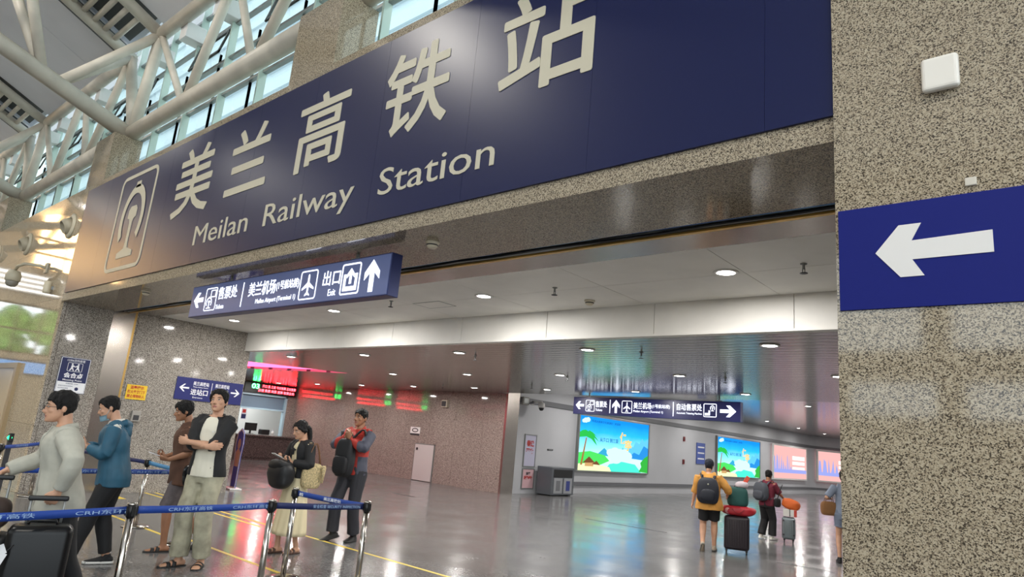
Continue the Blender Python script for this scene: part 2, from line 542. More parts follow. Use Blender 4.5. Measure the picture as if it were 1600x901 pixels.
bm = bmesh.new()
for a, b in zip(bays, bays[1:]):
    xa, xb = a + .72, b - .82
    w3 = (xb - xa) / 3
    for k in range(3):
        slab(bm, xa + k * w3 + .006, xa + (k + 1) * w3 - .006, 3.9, top_z(3.9) + .19, YR, top_z(YR) + .19, .06)
slab(bm, -46, 14, 3.9, top_z(3.9) + .55, YR, top_z(YR) + .55, .1)
slab(bm, -46, 14, YR, top_z(YR) + .2, -24.5, top_z(YR) + .2, .1)
slab(bm, -46, 14, 3.9, 9.25, 4.7, 9.25, .1)
struct('ceiling_hall', bm, SHEET)
HALLW = mat('beige hall wall', (214, 198, 172), .5)
def holed(ax, c0, c1, u0, u1, z0, z1, holes):
    """wall slab across one axis with rectangular window openings (u0,u1,z0,z1)"""
    bm = bmesh.new(); us = sorted({u0, u1, *[h[0] for h in holes], *[h[1] for h in holes]}); zs = sorted({z0, z1, *[h[2] for h in holes], *[h[3] for h in holes]})
    for a, b in zip(us, us[1:]):
        for c, d in zip(zs, zs[1:]):
            m, n = (a + b) / 2, (c + d) / 2
            if any(h[0] < m < h[1] and h[2] < n < h[3] for h in holes): continue
            add_box(bm, *((c0, c1, a, b) if ax == 'x' else (a, b, c0, c1)), c, d)
    return bm
struct('wall_end', holed('x', -46, -45.6, -24.5, 3.5, 0, 16, [(-5.4, -1.6, 3.9, 6.7), (-7.6, -2.9, 8.8, 12.4)]), HALLW)
root = struct('window_end', B(*[(-45.9, -45.7, -7.6, -2.9, z, z + .12) for z in (8.8, 9.7, 10.6, 11.5, 12.3)], *[(-45.9, -45.7, y, y + .12, 8.8, 12.4) for y in (-7.6, -6.1, -4.5, -3.0)]), mat('tan window bars', (120, 98, 70), .5))
obj('warm_glow_panel', B((-45.98, -45.94, -7.6, -2.9, 8.8, 12.4)), glow('warm window glow', (255, 206, 140), 13), root)  # self-glowing panel added for the warm window glare on the sign
root = struct('window_garden', B(*[(-45.9, -45.7, -5.4, -1.6, z, z + .08) for z in (3.9, 5.2, 6.6)], *[(-45.9, -45.7, y, y + .08, 3.9, 6.7) for y in (-5.4, -4.1, -2.9, -1.7)]), mat('tan window bars', (120, 98, 70), .5))
t = thing('blue_screen', 'long blue video screen far down the hall, seen mirrored in the polished facade', 'screen', (-45.55, -9, 2.85), PI / 2)
obj('picture', B((0, 9, -.06, -.05, 0, .62)), glow('blue screen picture', (120, 175, 235), 1.3), t); obj('housing', B((-.1, 9.1, -.05, .05, -.1, .72)), DARK, t)
t = thing('bright_slats', 'row of glowing white slats far down the hall, seen mirrored in the facade', 'lamp', (-45.5, -4.5, 7.4), PI / 2)
for z in (0, .28, .56, .84): obj('tube', B((0, 7.5, -.1, -.04, z, z + .1)), glow('white slat glow', (255, 250, 240), 3), t)  # glowing bars standing for the bright slats mirrored in the facade
obj('slat_backing', B((-.05, 7.55, -.04, .0, -.1, 1.05)), WHITE_PAINT, t)
struct('wall_entrance_side', holed('y', -24.5, -24.2, -46, 14, 0, 16, [(-7.8, -4.6, 3.9, 5.3), (-3.6, -1.0, 3.9, 5.3)] + [(-44 + 5 * q, -40 + 5 * q, 6.6, 11) for q in range(11)]), HALLW)

bm = bmesh.new()
rnd = random.Random(17)
for k in range(44):
    r = rnd.uniform(.9, 1.6); q = bmesh.ops.create_icosphere(bm, subdivisions=3, radius=r)
    c = V((-58 - rnd.random() * 3, -14 + .5 * k, rnd.uniform(1.5, 8.2)))
    for v in q['verts']: v.co = c + v.co * (1 + .35 * noise.noise(v.co * 2.2 + c))
o = obj('foliage', bm, mat('outdoor greenery', (96, 140, 60), .8, vary=(3, .3)), None, True)
o['kind'] = 'stuff'; o['label'] = 'green shrubs outside the far hall window, seen mirrored in the facade'

# ------------------------------------------------------------------ clerestory: stub blocks, windows
for x in bays[1:-1]:
    struct('wall_stub', B((x - .48, x + .42, FY, 3.98, 5.38, 6.3)), GRAN_FRONT)
GLASS = mat('clear glazing', (225, 240, 240), .02, trans=1.0, spec=.5)
SASHM = mat('dark window sash', (60, 62, 62), .4, .3)
nwin = 1
struct('roof_low', B((-46, 14, 4.6, 62, 5.25, 5.38)), WHITE_PAINT)
struct('wall_ledge', B((-46, 8, 4.0, 4.6, 5.2, 5.38)), GRAN_FRONT)


def pane_mat():
    m = bpy.data.materials.new('window glass'); m.use_nodes = True
    nt = m.node_tree; nt.nodes.clear(); L = nt.links.new
    t = nt.nodes.new('ShaderNodeBsdfTransparent'); t.inputs[0].default_value = (.86, .93, .9, 1)
    g = nt.nodes.new('ShaderNodeBsdfGlossy'); g.inputs['Roughness'].default_value = .02
    f = nt.nodes.new('ShaderNodeLayerWeight'); f.inputs[0].default_value = .5
    pw = nt.nodes.new('ShaderNodeMath'); pw.operation = 'POWER'; pw.inputs[1].default_value = 5
    ad = nt.nodes.new('ShaderNodeMath'); ad.operation = 'MULTIPLY_ADD'; ad.inputs[1].default_value = .8; ad.inputs[2].default_value = .04
    mx = nt.nodes.new('ShaderNodeMixShader'); o = nt.nodes.new('ShaderNodeOutputMaterial')
    L(f.outputs['Facing'], pw.inputs[0]); L(pw.outputs[0], ad.inputs[0])
    L(ad.outputs[0], mx.inputs[0]); L(t.outputs[0], mx.inputs[1]); L(g.outputs[0], mx.inputs[2]); L(mx.outputs[0], o.inputs[0])
    return m


PANE = pane_mat()
for a, b in zip(bays, bays[1:]):
    root = struct('window_%d' % nwin, B((a, b, 4.24, 4.30, 5.38, 5.46), (a, b, 4.24, 4.30, 9.1, 9.25)), FIN)
    nwin += 1
    obj('glass_pane', B((a, b, 4.262, 4.27, 5.46, 8.55)), PANE, root)
    k = 0
    xs = [a + .25 + 1.31 * i for i in range(5)]
    for x in xs: obj('mullion_fin', B((x - .02, x + .02, 4.14, 4.26, 5.38, 9.2)), FIN, root)
    for z in (6.62, 7.3, 7.95, 8.53): obj('transom', B((a, b, 4.19, 4.26, z, z + .05)), ALU, root)
    for z in (7.1, 6.0): obj('glazing_bar', B((a, b, 4.225, 4.26, z, z + .025), *[(x + .85, x + .88, 4.225, 4.26, 5.46, 7.55) for x in xs]), FIN, root)
    for x in (xs[1], xs[3], xs[4]):
        bm = bmesh.new()
        mt = Matrix.Translation((0, 4.2, 7.9)) @ Matrix.Rotation(math.radians(-14), 4, 'X')
        for q in ((x + .06, x + 1.2, -.03, 0, -.52, -.47), (x + .06, x + 1.2, -.03, 0, -.05, 0), (x + .06, x + .11, -.03, 0, -.52, 0), (x + 1.15, x + 1.2, -.03, 0, -.52, 0), (x + .6, x + .64, -.03, 0, -.52, 0)):
            add_box(bm, *q, mtx=mt)
        obj('open_sash', bm, SASHM, root)
    for x in xs: obj('head_bracket', B((x - .14, x + .14, 3.86, 4.2, 7.98, 8.28), bev=.01), WHITE_PAINT, root)
bm = bmesh.new()   # invented pale banded wall, a bright backdrop behind the clerestory glass
add_box(bm, -200, 40, 41, 60, 5.5, 95)
for k in range(1, 27): add_box(bm, -200, 40, 40.6, 41, 2.4 + k * 3.4, 4.3 + k * 3.4)
struct('wall_bright_backdrop', bm, mat('pale backdrop cladding', (172, 180, 190), .6))

# ------------------------------------------------------------------ roof trusses
def truss(x, first):
    t = thing('roof_truss', '', 'truss', (x, 3.75, 6.42), 0, 'tubular roof trusses resting on the granite stubs')
    O = V((x, 3.75, 6.42))
    def P(px_, y, z): return V((px_, y, z)) - O
    bot = lambda y: 6.42 + .345 * (3.7 - y)
    xa, xb = x + .68, x - .75
    def tube(name, pts, r):
        bm = bmesh.new(); add_tube(bm, pts, r, 14); return obj(name, bm, PIPE, t)
    tube('bottom_chord', [P(x + .25, 3.95, bot(3.95)), P(x + .2, YR, bot(YR))], .145)
    tube('top_chord', [P(xa, 3.85, top_z(3.85)), P(xa, YR, top_z(YR))], .11)
    tube('top_chord', [P(xb, 3.85, top_z(3.85)), P(xb, YR, top_z(YR))], .11)
    ny = [2.42, -.4, -3.2, -6.0]
    ty = [3.8, 1.3, -1.6, -4.4, -7.2]
    for xx in (xa, xb):
        tube('bearing_post', [P(x + .25, 3.82, 6.45), P(xx, 3.8, 8.33)], .1)
        for i, y in enumerate(ny):
            for j in (i, i + 1):
                tube('web_brace', [P(x + .22, y + (.12 if j == i else -.1), bot(y)), P(xx, ty[j], top_z(ty[j]))], .085)
    bm = B((-.2, .35, -.08, .2, -.12, .02)); obj('bearing_plate', bm, ALU, t)
    for k in range(40):
        y = 3.42 - .2 * k
        bm = bmesh.new(); add_tube(bm, [P(xb + .1, y, top_z(y) + .02), P(xa - .1, y, top_z(y) + .02)], .052, 10)
        obj('ceiling_tube', bm, PIPE, t)
    y0, y1 = 3.7, YR
    bm = bmesh.new()
    slab(bm, xb - O.x, xa - O.x, y0 - O.y, top_z(y0) + .28 - O.z, y1 - O.y, top_z(y1) + .28 - O.z, .04)
    slab(bm, xb - .12 - O.x, xb - .06 - O.x, y0 - O.y, top_z(y0) - .1 - O.z, y1 - O.y, top_z(y1) - .1 - O.z, .3)
    obj('louvre_backing', bm, mat('dark louvre backing', (92, 96, 98), .6), t)
    return t


names = {-34.0: 'far truss, the sixth above the long facade, mostly hidden by nearer trusses',
         -27.1: 'cream tubular roof truss resting above the wall-mounted dome camera, farthest one seen',
         -20.2: 'cream tubular roof truss on the granite stub above the round air nozzles',
         -13.3: 'cream tubular roof truss on the granite stub above the railway emblem',
         -6.4: 'cream tubular roof truss on the granite stub above the sign\'s middle characters'}
for x in (-34.0, -27.1, -20.2, -13.3, -6.4):
    truss(x, True)['label'] = names[x]


def wall_truss(a, b, label):
    t = thing('eaves_truss', label, 'truss', (a + .7, 3.8, 6.42), 0, 'tubular eaves trusses along the clerestory')
    O = V((a + .7, 3.8, 6.42))
    def tube(name, p, q, r):
        bm = bmesh.new(); add_tube(bm, [V(p) - O, V(q) - O], r, 14); return obj(name, bm, PIPE, t)
    tube('bottom_chord', (a + .3, 3.8, 6.42), (b - .3, 3.8, 6.42), .135)
    tube('top_chord', (a + .7, 3.8, 8.33), (b - .75, 3.8, 8.33), .12)
    n1, n2 = a + 2.45, a + 4.72
    m1 = a + 3.55
    for p, q in (((a + .7, 8.33), (n1 - .1, 6.5)), ((n1 + .1, 6.5), (m1 - .05, 8.33)), ((m1 + .05, 8.33), (n2 - .1, 6.5)), ((n2 + .1, 6.5), (b - .75, 8.33))):
        tube('web_brace', (p[0], 3.8, p[1]), (q[0], 3.8, q[1]), .062 if p[1] > 7 else .075)


lab = ['cream tubular eaves truss in the bay beyond the round air nozzles, farthest seen', 'cream tubular eaves truss in the bay above the wall-mounted dome camera', 'cream tubular eaves truss in the bay left of the railway emblem\'s granite stub',
       'cream tubular eaves truss over the sign\'s first three characters', 'cream tubular eaves truss over the sign\'s last characters']
for (a, b), l in zip(((-34.0, -27.1), (-27.1, -20.2), (-20.2, -13.3), (-13.3, -6.4), (-6.4, -.65)), lab): wall_truss(a, b, l)

# high-bay lamps of the hall
LAMP = glow('lamp lens', (255, 248, 232), 14)
i = 0
for x in (-37.5, -24.4, -11.4, 1.6):
    z = 11.4
    t = thing('high_bay_lamp', 'round high bay lamp under the hall roof', 'lamp', (x, -2.8, z - .35), 0, 'high bay lamps under the roof')
    bm = bmesh.new(); add_lathe(bm, [(.05, .35), (.1, .3), (.12, .12), (.26, 0), (.25, 0), (.1, .1)], ring=True); obj('reflector', bm, ALU, t, True)
    bm = bmesh.new(); add_lathe(bm, [(.001, .03), (.2, .03), (.2, .02), (.001, .02)]); obj('lens', bm, LAMP, t)
    area('lamp_light', (0, 0, -.02), (0, 0, 0), .5, .5, 330, (1, .95, .86), 'DISK', t)
    i += 1

# ================================================================== signs and lettering
# --- the long blue station sign on the lintel
t = thing('station_sign', 'long dark blue station name sign with huge cream characters across the granite lintel', 'sign', (XL, FY, 3.38))
def sx(x): return x - XL
bm = bmesh.new(); x = XL + .12
while x < -.93:
    x1 = min(x + 1.22, -.915); add_box(bm, sx(x) + .001, sx(x1) - .001, -.02, 0, 0, 1.89); x = x1
obj('sign_board', bm, SIGN_BLUE, t)
CH = [('美', -9.52, -8.42), ('兰', -7.98, -7.0), ('高', -6.42, -5.5), ('铁', -4.9, -4.01), ('站', -3.42, -2.46)]
CZ = {'美': (.72, 1.72), '兰': (.78, 1.64), '高': (.76, 1.64), '铁': (.8, 1.66), '站': (.78, 1.68)}
for s, x0, x1 in CH:
    letters('character', s, sx(x0), sx(x1), CZ[s][0], CZ[s][1], -.026, SIGN_CREAM, t, 0, .006, .012)
for s, x0, x1, z1 in (('Meilan', -8.6, -7.22, .5), ('Railway', -6.86, -5.2, .5), ('Station', -4.82, -3.38, .5)):
    letters('english_word', s, sx(x0), sx(x1), .16 if s == 'Railway' else .24, z1, -.026, SIGN_CREAM, t, .0, .006)
bm = bmesh.new(); add_frame(bm, sx(-11.72), sx(-10.3), .16, 1.76, .16, .06, -.026, .006); obj('emblem_frame', bm, SIGN_CREAM, t)
bm = bmesh.new(); add_emblem(bm, sx(-11.5), sx(-10.5), .36, 1.6, -.026, .006); obj('railway_emblem', bm, SIGN_CREAM, t)

# --- big arrow sign on the right pillar
t = thing('arrow_sign', 'royal blue sign with a white arrow pointing left on the granite pillar', 'sign', (-.895, 3.46, 2.31))
obj('sign_panel', B((0, 1.25, -.012, 0, 0, .515), bev=.002), ROYAL, t)
bm = bmesh.new(); add_poly(bm, place([(0, .5), (.22, 1), (.42, 1), (.33, .68), (1, .72), (1, .32), (.33, .32), (.43, .0), (.22, 0)], .165, .63, .145, .40), -.016, .004)
obj('arrow', bm, mat('white vinyl', (226, 224, 222), .5), t)
t = thing('wall_router', 'small white rounded box high on the right granite pillar', 'router', (-.5, 3.46, 3.36))
obj('case', B((0, .155, -.045, 0, 0, .175), bev=.018, seg=3), mat('white plastic', (228, 224, 216), .4), t)
tag(obj('wall_socket', B((-.355, -.31, 3.447, 3.46, 2.86, 2.9), bev=.004), mat('pale plastic', (206, 200, 188), .4)), 'tiny pale square fitting on the pillar above the arrow sign', 'wall fitting')

# --- internally lit hanging signs
SIGN_FACE = mat('lit sign face', (66, 76, 112), .35, emit=.5)
SIGN_FACE2 = mat('lit sign face deep blue', (22, 26, 78), .35, emit=.25)
LIT = glow('lit white lettering', (235, 240, 255), 1.5)
SIGN_BODY = mat('sign housing', (34, 44, 92), .35, .3)


def ticket_icon(bm, x0, x1, z0, z1, y):
    add_frame(bm, x0, x1, z0, z1, .03, .012, y)
    add_emblem(bm, x0 + .03, x0 + (x1 - x0) * .68, z0 + .03, z0 + (z1 - z0) * .62, y)
    add_frame(bm, x0 + (x1 - x0) * .45, x1 - .03, z0 + (z1 - z0) * .58, z1 - .03, .012, .012, y)


def exit_icon(bm, x0, x1, z0, z1, y):
    add_frame(bm, x0, x1, z0, z1, .03, .016, y)
    W, Hh = x1 - x0, z1 - z0
    add_poly(bm, place([(.14, .12), (.86, .12), (.86, .66), (.74, .66), (.74, .26), (.26, .26), (.26, .66), (.14, .66)], x0, x1, z0, z1), y)
    add_poly(bm, place([(z, x) for x, z in [(1 - a, c) for a, c in ARROW_L]][::-1], x0 + .3 * W, x0 + .7 * W, z0 + .34 * Hh, z0 + .84 * Hh), y)


def hang_box(label, x, y, z, Wd, Hh, D, face, rods, zc):
    t = thing('hanging_sign', label, 'sign', (x, y, z))
    obj('housing', B((0, Wd, .004, D, 0, Hh), bev=.004), SIGN_BODY, t)
    obj('lit_face', B((.012, Wd - .012, 0, .006, .012, Hh - .012)), face, t)
    for q in rods: obj('hanging_bracket', B((q - .07, q + .07, D * .3, D * .7, Hh, Hh + .02), (q - .012, q + .012, D * .4, D * .6, Hh, zc - z)), ALU, t)
    return t


t = hang_box('lit airport and exit sign hanging under the granite lintel', -8.98, 3.76, 2.755, 4.13, .415, .13, SIGN_FACE, (.9, 3.5), 3.24)
y = -.004
def ic(name, f, *a):
    bm = bmesh.new(); f(bm, *a); obj(name, bm, LIT, t)
ic('left_arrow', add_poly, place(ARROW_L, .1, .36, .12, .32), y)
ic('ticket_symbol', ticket_icon, .42, .72, .06, .36, y)
letters('lettering', '售票处', .76, 1.24, .19, .35, y, LIT, t, .006)
letters('lettering', 'Tickets', .74, .95, .07, .125, y, LIT, t)
ic('divider', lambda b: add_box(b, 1.37, 1.385, y, 0, .06, .36))
letters('lettering', '美兰机场', 1.52, 2.12, .17, .34, y, LIT, t, .008)
letters('lettering', '(1号航站楼)', 2.14, 2.6, .19, .31, y, LIT, t, .004)
letters('lettering', 'Meilan Airport (Terminal 1)', 1.72, 2.56, .06, .13, y, LIT, t)
ic('plane_symbol_frame', add_frame, 2.62, 2.94, .05, .37, .035, .014, y)
ic('plane_symbol', add_poly, place(PLANE, 2.67, 2.89, .09, .33), y)
letters('lettering', '出口', 3.05, 3.35, .17, .33, y, LIT, t, .008)
letters('lettering', 'Exit', 3.17, 3.3, .06, .13, y, LIT, t)
ic('exit_symbol', exit_icon, 3.37, 3.68, .05, .37, y)
ic('up_arrow', add_poly, place(ARROW_U, 3.75, 3.98, .05, .37), y)

t = hang_box('lit three part sign hanging deep in the passage before the tropical advertisement', -10.55, 14.85, 2.4, 4.58, .45, .14, SIGN_FACE2, (.45, 4.05), 2.93)
ic('left_arrow', add_poly, place(ARROW_L, .08, .34, .13, .34), y)
ic('ticket_symbol', ticket_icon, .4, .68, .08, .38, y)
letters('lettering', '售票处', .71, 1.06, .2, .36, y, LIT, t, .006)
letters('lettering', 'Tickets', .71, .92, .1, .16, y, LIT, t)
ic('divider', lambda b: add_box(b, 1.14, 1.16, y, 0, .06, .4))
ic('up_arrow', add_poly, place(ARROW_U, 1.22, 1.44, .07, .4), y)
ic('plane_symbol_frame', add_frame, 1.5, 1.8, .08, .39, .035, .014, y)
ic('plane_symbol', add_poly, place(PLANE, 1.55, 1.75, .11, .36), y)
letters('lettering', '美兰机场', 1.84, 2.34, .2, .36, y, LIT, t, .006)
letters('lettering', '(1号航站楼)', 2.36, 2.84, .22, .33, y, LIT, t, .004)
letters('lettering', 'Meilan Airport (Terminal 1)', 1.84, 2.66, .1, .17, y, LIT, t)
ic('divider', lambda b: add_box(b, 2.92, 2.94, y, 0, .06, .4))
letters('lettering', '自动售票处', 3.02, 3.66, .21, .37, y, LIT, t, .006)
letters('lettering', 'Automatic Ticketing Machine', 3.02, 3.66, .11, .17, y, LIT, t)


def machine_icon(bm, x0, x1, z0, z1, y):
    add_frame(bm, x0, x1, z0, z1, .03, .016, y); W, Hh = x1 - x0, z1 - z0
    add_poly(bm, place([(.12, .12), (.5, .12), (.5, .5), (.38, .5), (.38, .3), (.12, .3)], x0, x1, z0, z1), y)
    add_emblem(bm, x0 + .48 * W, x0 + .88 * W, z0 + .45 * Hh, z0 + .88 * Hh, y)


ic('ticket_machine_symbol', machine_icon, 3.7, 4.02, .08, .39, y)
ic('right_arrow', add_poly, place(ARROW_R, 4.1, 4.48, .1, .36), y)

# --- signs on the left jamb wall (turned to face +X)
NAVY = mat('navy sign', (26, 36, 84), .4)
t = thing('meeting_point_sign', 'navy and white meeting point sign on the granite jamb', 'sign', (XL, 3.7, 1.68), PI / 2)
obj('sign_panel', bm := B((0, .47, -.02, 0, 0, .62), bev=.008), NAVY, t)
obj('white_panel', B((.018, .452, -.023, -.019, .018, .19)), WHITE, t)
bm = bmesh.new(); add_frame(bm, .006, .464, .006, .614, .02, .008, -.022, .002); obj('border', bm, WHITE, t)
letters('lettering', '12306您的旅客', .1, .38, .545, .59, -.023, WHITE, t)
letters('lettering', '会合点', .09, .39, .26, .355, -.023, WHITE, t, .03)
letters('lettering', 'Meeting Point', .09, .39, .2, .24, -.023, WHITE, t, .01)
bm = bmesh.new(); add_frame(bm, .12, .355, .375, .53, .02, .006, -.023)
for xx, s in ((.19, 1), (.285, -1)):
    add_poly(bm, [(xx + .014 * math.cos(a), .503 + .014 * math.sin(a)) for a in (2 * PI * k / 12 for k in range(12))], -.023)
    add_poly(bm, [(xx + s * p, z) for p, z in [(-.012, .486), (.018, .486), (.05, .462), (.046, .452), (.018, .463), (.016, .44), (.04, .39), (.026, .386), (.004, .425), (-.022, .386), (-.036, .39), (-.014, .44)]][::s], -.023)
obj('people_symbol', bm, WHITE, t)
bm = bmesh.new()
add_text(bm, '中国铁路 12306', .15, .34, .15, .175, -.0245); add_text(bm, '请按约定时间到达', .04, .27, .11, .13, -.0245); add_text(bm, '会合地点等候', .04, .2, .07, .09, -.0245)
obj('small_print', bm, mat('navy print', (40, 50, 100), .5), t)
bm = bmesh.new(); add_poly(bm, [(.33 + .03 * math.cos(a), .08 + .03 * math.sin(a)) for a in (2 * PI * k / 16 for k in range(16))], -.0245); obj('round_mark', bm, NAVY, t)

t = thing('warning_sign', 'yellow warning sign with red characters beside the steel strip', 'sign', (XL, 4.85, 1.68), PI / 2)
obj('sign_panel', B((0, .36, -.01, 0, 0, .27)), mat('warning yellow', (226, 186, 40), .5), t)
RED = mat('red print', (176, 36, 26), .5)
for s, x0, x1, z in (('温馨提示', .06, .3, .19), ('防火卷帘门下', .025, .335, .11), ('禁止堆物站人', .025, .335, .03)):
    letters('lettering', s, x0, x1, z, z + .062, -.012, RED, t, .02)
t = thing('wall_control_box', 'small grey control box on the granite wall under the yellow sign', 'control box', (XL, 5.02, 1.28), PI / 2)
obj('case', B((0, .16, -.05, 0, 0, .2), bev=.008), mat('grey plastic', (150, 146, 140), .5), t)
obj('cover', B((.03, .13, -.058, -.05, .03, .12), bev=.004), DARK, t)

t = thing('direction_sign', 'navy two way entrance sign on the granite wall behind the black-jacketed man', 'sign', (XL, 5.72, 1.77), PI / 2)
obj('sign_panel', B((0, 1.38, -.02, 0, 0, .44), bev=.003), mat('sign navy', (26, 32, 98), .4), t)
for nm, s, x0, x1, z0, z1, bo in (('lettering', '美兰高铁站', .33, .65, .3, .38, .01), ('lettering', 'Meilan Railway Station', .34, .64, .255, .28, 0), ('lettering', '进站口', .3, .65, .11, .23, .012), ('lettering', 'Entrance', .36, .56, .05, .08, 0),
                                  ('lettering', '美兰高铁站', .78, 1.08, .3, .38, .01), ('lettering', 'Meilan Railway Station', .79, 1.07, .255, .28, 0), ('lettering', '售票处', .78, 1.08, .11, .23, .012), ('lettering', 'Ticket Office', .83, 1.05, .05, .08, 0)):
    letters(nm, s, x0, x1, z0, z1, -.023, WHITE, t, bo)
THIN_L = [(0, .5), (.45, 1), (.6, 1), (.3, .6), (1, .6), (1, .4), (.3, .4), (.6, 0), (.45, 0)]
bm = bmesh.new(); add_poly(bm, place(THIN_L, .07, .26, .16, .31), -.023); obj('left_arrow', bm, WHITE, t)
bm = bmesh.new(); add_poly(bm, place([(1 - a, c) for a, c in THIN_L][::-1], 1.13, 1.32, .16, .31), -.023); obj('right_arrow', bm, WHITE, t)
obj('divider', B((.71, .718, -.023, -.02, .06, .38)), WHITE, t)

# --- ticket lobby: LED boards, window, counter
LED_R = glow('red led', (255, 40, 48), 24)
LED_G = glow('green led', (60, 255, 110), 16)
PINK = glow('pink light panel', (255, 88, 134), 3.0)
struct('ceiling_light_recess', B((-23, -14.9, 7.3, 11.2, 3.1, 3.12)), PINK)
struct('wall_recess', B((-23, -22.95, 7.3, 11.2, 2.99, 3.1), (-23, -14.9, 7.28, 7.3, 2.99, 3.1), (-23, -14.9, 11.2, 11.25, 2.99, 3.1), (-14.95, -14.9, 7.3, 11.2, 2.99, 3.1)), WHITE_PAINT)
first = None
for i, (y0, lab) in enumerate(((13.1, 'red and green led ticket board above the bright ticket window'), (10.3, 'led ticket board hidden round the corner, second from the granite back wall'), (8.0, 'led ticket board hidden round the corner, third from the granite back wall'))):
    if i == 0:
        t = thing('led_board', lab, 'display', (-25.09, y0, 2.5), PI / 2, 'led boards over the ticket windows')
        obj('housing', B((0, 2.3, -.12, 0, 0, .42), bev=.01), BLACK, t)
        bm = bmesh.new()
        add_text(bm, '海口 至 三亚 今日有票 正在售票', .75, 2.24, .24, .35, -.124, .003, .01)
        add_text(bm, '办理 售票 改签 退票 取票业务', .6, 2.2, .07, .18, -.124, .003, .01)
        obj('red_characters', bm, LED_R, t)
        bm = bmesh.new(); add_text(bm, '03', .3, .62, .17, .36, -.124, .003, .02); obj('green_number', bm, LED_G, t)
        first = t
    else: dup(first, (-25.09, y0, 2.5), PI / 2, lab)
root = struct('window_ticket', B((-25.25, -25.06, 13.05, 13.13, .9, 2.5), (-25.25, -25.06, 15.02, 15.1, .9, 2.5), (-25.25, -25.06, 13.05, 15.1, 2.42, 2.5), (-25.25, -25.06, 13.13, 15.02, 1.88, 1.94)), mat('pale blue window frame', (176, 206, 220), .4))
obj('upper_pane', B((-25.2, -25.17, 13.13, 15.02, 1.94, 2.42)), mat('frosted blue glass', (120, 140, 158), .3), root)
struct('wall_ticket_office', B((-28, -27.9, 11, 17, 0, 3), (-28, -25.4, 11, 11.1, 0, 3), (-28, -25.4, 17, 17.1, 0, 3), (-28, -25.4, 11, 17, 2.9, 3)), WHITE_PAINT)
area('office_light', (-26.6, 14.2, 2.85), (0, 0, 0), 1.8, 1.8, 60, (.95, 1, .98))
t = thing('ticket_cabinet', 'pale shelving cabinet inside the ticket office', 'cabinet', (-27.4, 13.7, 0))
obj('cabinet_body', B((-.25, .25, -.6, -.56, 0, 2.1), (-.25, .25, .1, .14, 0, 2.1), (-.25, .25, -.6, .14, 2.06, 2.1), (-.25, -.22, -.6, .14, 0, 2.1)), WHITE_PAINT, t)
for z in (.5, .9, 1.3, 1.7): obj('shelf', B((-.22, .25, -.56, .1, z, z + .03)), WHITE_PAINT, t)
t = thing('ticket_poster', 'small red and blue poster stuck on the ticket window', 'poster', (-25.1, 13.2, 1.45), PI / 2)
obj('sheet', B((0, .22, -.05, -.045, 0, .42)), mat('pale paper', (205, 205, 215), .6), t)
obj('blue_block', B((.02, .2, -.052, -.05, .03, .2)), NAVY, t)
obj('red_block', B((.04, .18, -.052, -.05, .25, .38)), RED, t)
bm = bmesh.new()
add_box(bm, -25.1, -23.9, 7.3, 15.3, .86, .92, bev=.01); add_box(bm, -25.1, -24.0, 7.3, 15.15, .1, .86); add_box(bm, -25.1, -24.05, 7.3, 15.1, 0, .1)
struct('wall_ticket_counter', bm, granite('counter granite', [(0, (52, 44, 44)), (.3, (84, 72, 70)), (.6, (110, 96, 92))], 80, .25))
t = thing('ticket_monitor', 'dark back of a monitor on the ticket counter', 'monitor', (-25.35, 13.85, .92), -PI / 2)
obj('screen', B((-.25, .25, -.03, .03, .12, .42), bev=.01), BLACK, t); bm = B((-.03, .03, -.02, .02, .01, .14), (-.12, .12, -.08, .08, 0, .015)); obj('stand', bm, BLACK, t)
t = thing('ticket_printer', 'black ticket printer beside the monitor on the counter', 'printer', (-25.35, 14.45, .92), -PI / 2)
obj('case', B((-.18, .18, -.14, .14, 0, .2), bev=.03), BLACK, t); obj('paper_slot', B((-.1, .1, -.15, -.14, .08, .11)), ALU, t)
t = thing('pen_cup', 'small white cup of papers on the ticket counter', 'cup', (-25.3, 14.8, .92))
bm = bmesh.new(); add_lathe(bm, [(.045, 0), (.055, .14), (.05, .14), (.042, .01)]); obj('cup', bm, WHITE_PAINT, t); obj('slips', B((-.03, -.02, -.02, .02, .02, .22), (.0, .01, -.03, .03, .02, .2)), WHITE, t)

# --- small things on the granite back wall
t = thing('wall_notice', 'small white notice with a dark lower edge on the granite back wall', 'notice', (-17.72, 15.5, 1.45))
obj('sheet', B((0, .48, -.012, 0, 0, .27)), mat('white card', (226, 224, 222), .5), t); obj('dark_base', B((.0, .48, -.014, -.011, 0, .06)), DARK, t)
bm = bmesh.new(); add_ringpoly(bm, [(.24 + .16 * math.cos(a), .165 + .07 * math.sin(a)) for a in (2 * PI * k / 24 for k in range(24))], [(.24 + .12 * math.cos(a), .165 + .04 * math.sin(a)) for a in (2 * PI * k / 24 for k in range(24))], -.015); obj('oval_mark', bm, DARK, t)
t = thing('wall_speaker', 'beige wall loudspeaker high on the granite back wall', 'speaker', (-16.1, 15.5, 2.42))
obj('case', B((-.13, .13, -.13, 0, 0, .24), bev=.02), mat('beige plastic', (196, 186, 168), .5), t); obj('front_grille', B((-.1, .1, -.14, -.128, .03, .2), bev=.01), DARK, t)
root = struct('door_1', B((-17.35, -16.45, 15.46, 15.5, .02, 1.17)), mat('pale service door', (196, 190, 188), .45))
obj('door_frame', B((-17.38, -16.42, 15.47, 15.5, 1.17, 1.2), (-17.38, -17.35, 15.47, 15.5, 0, 1.2), (-16.45, -16.42, 15.47, 15.5, 0, 1.2)), ALU, root)
obj('door_handle', B((-17.27, -17.2, 15.43, 15.46, .98, 1.06), bev=.01), DARK, root)

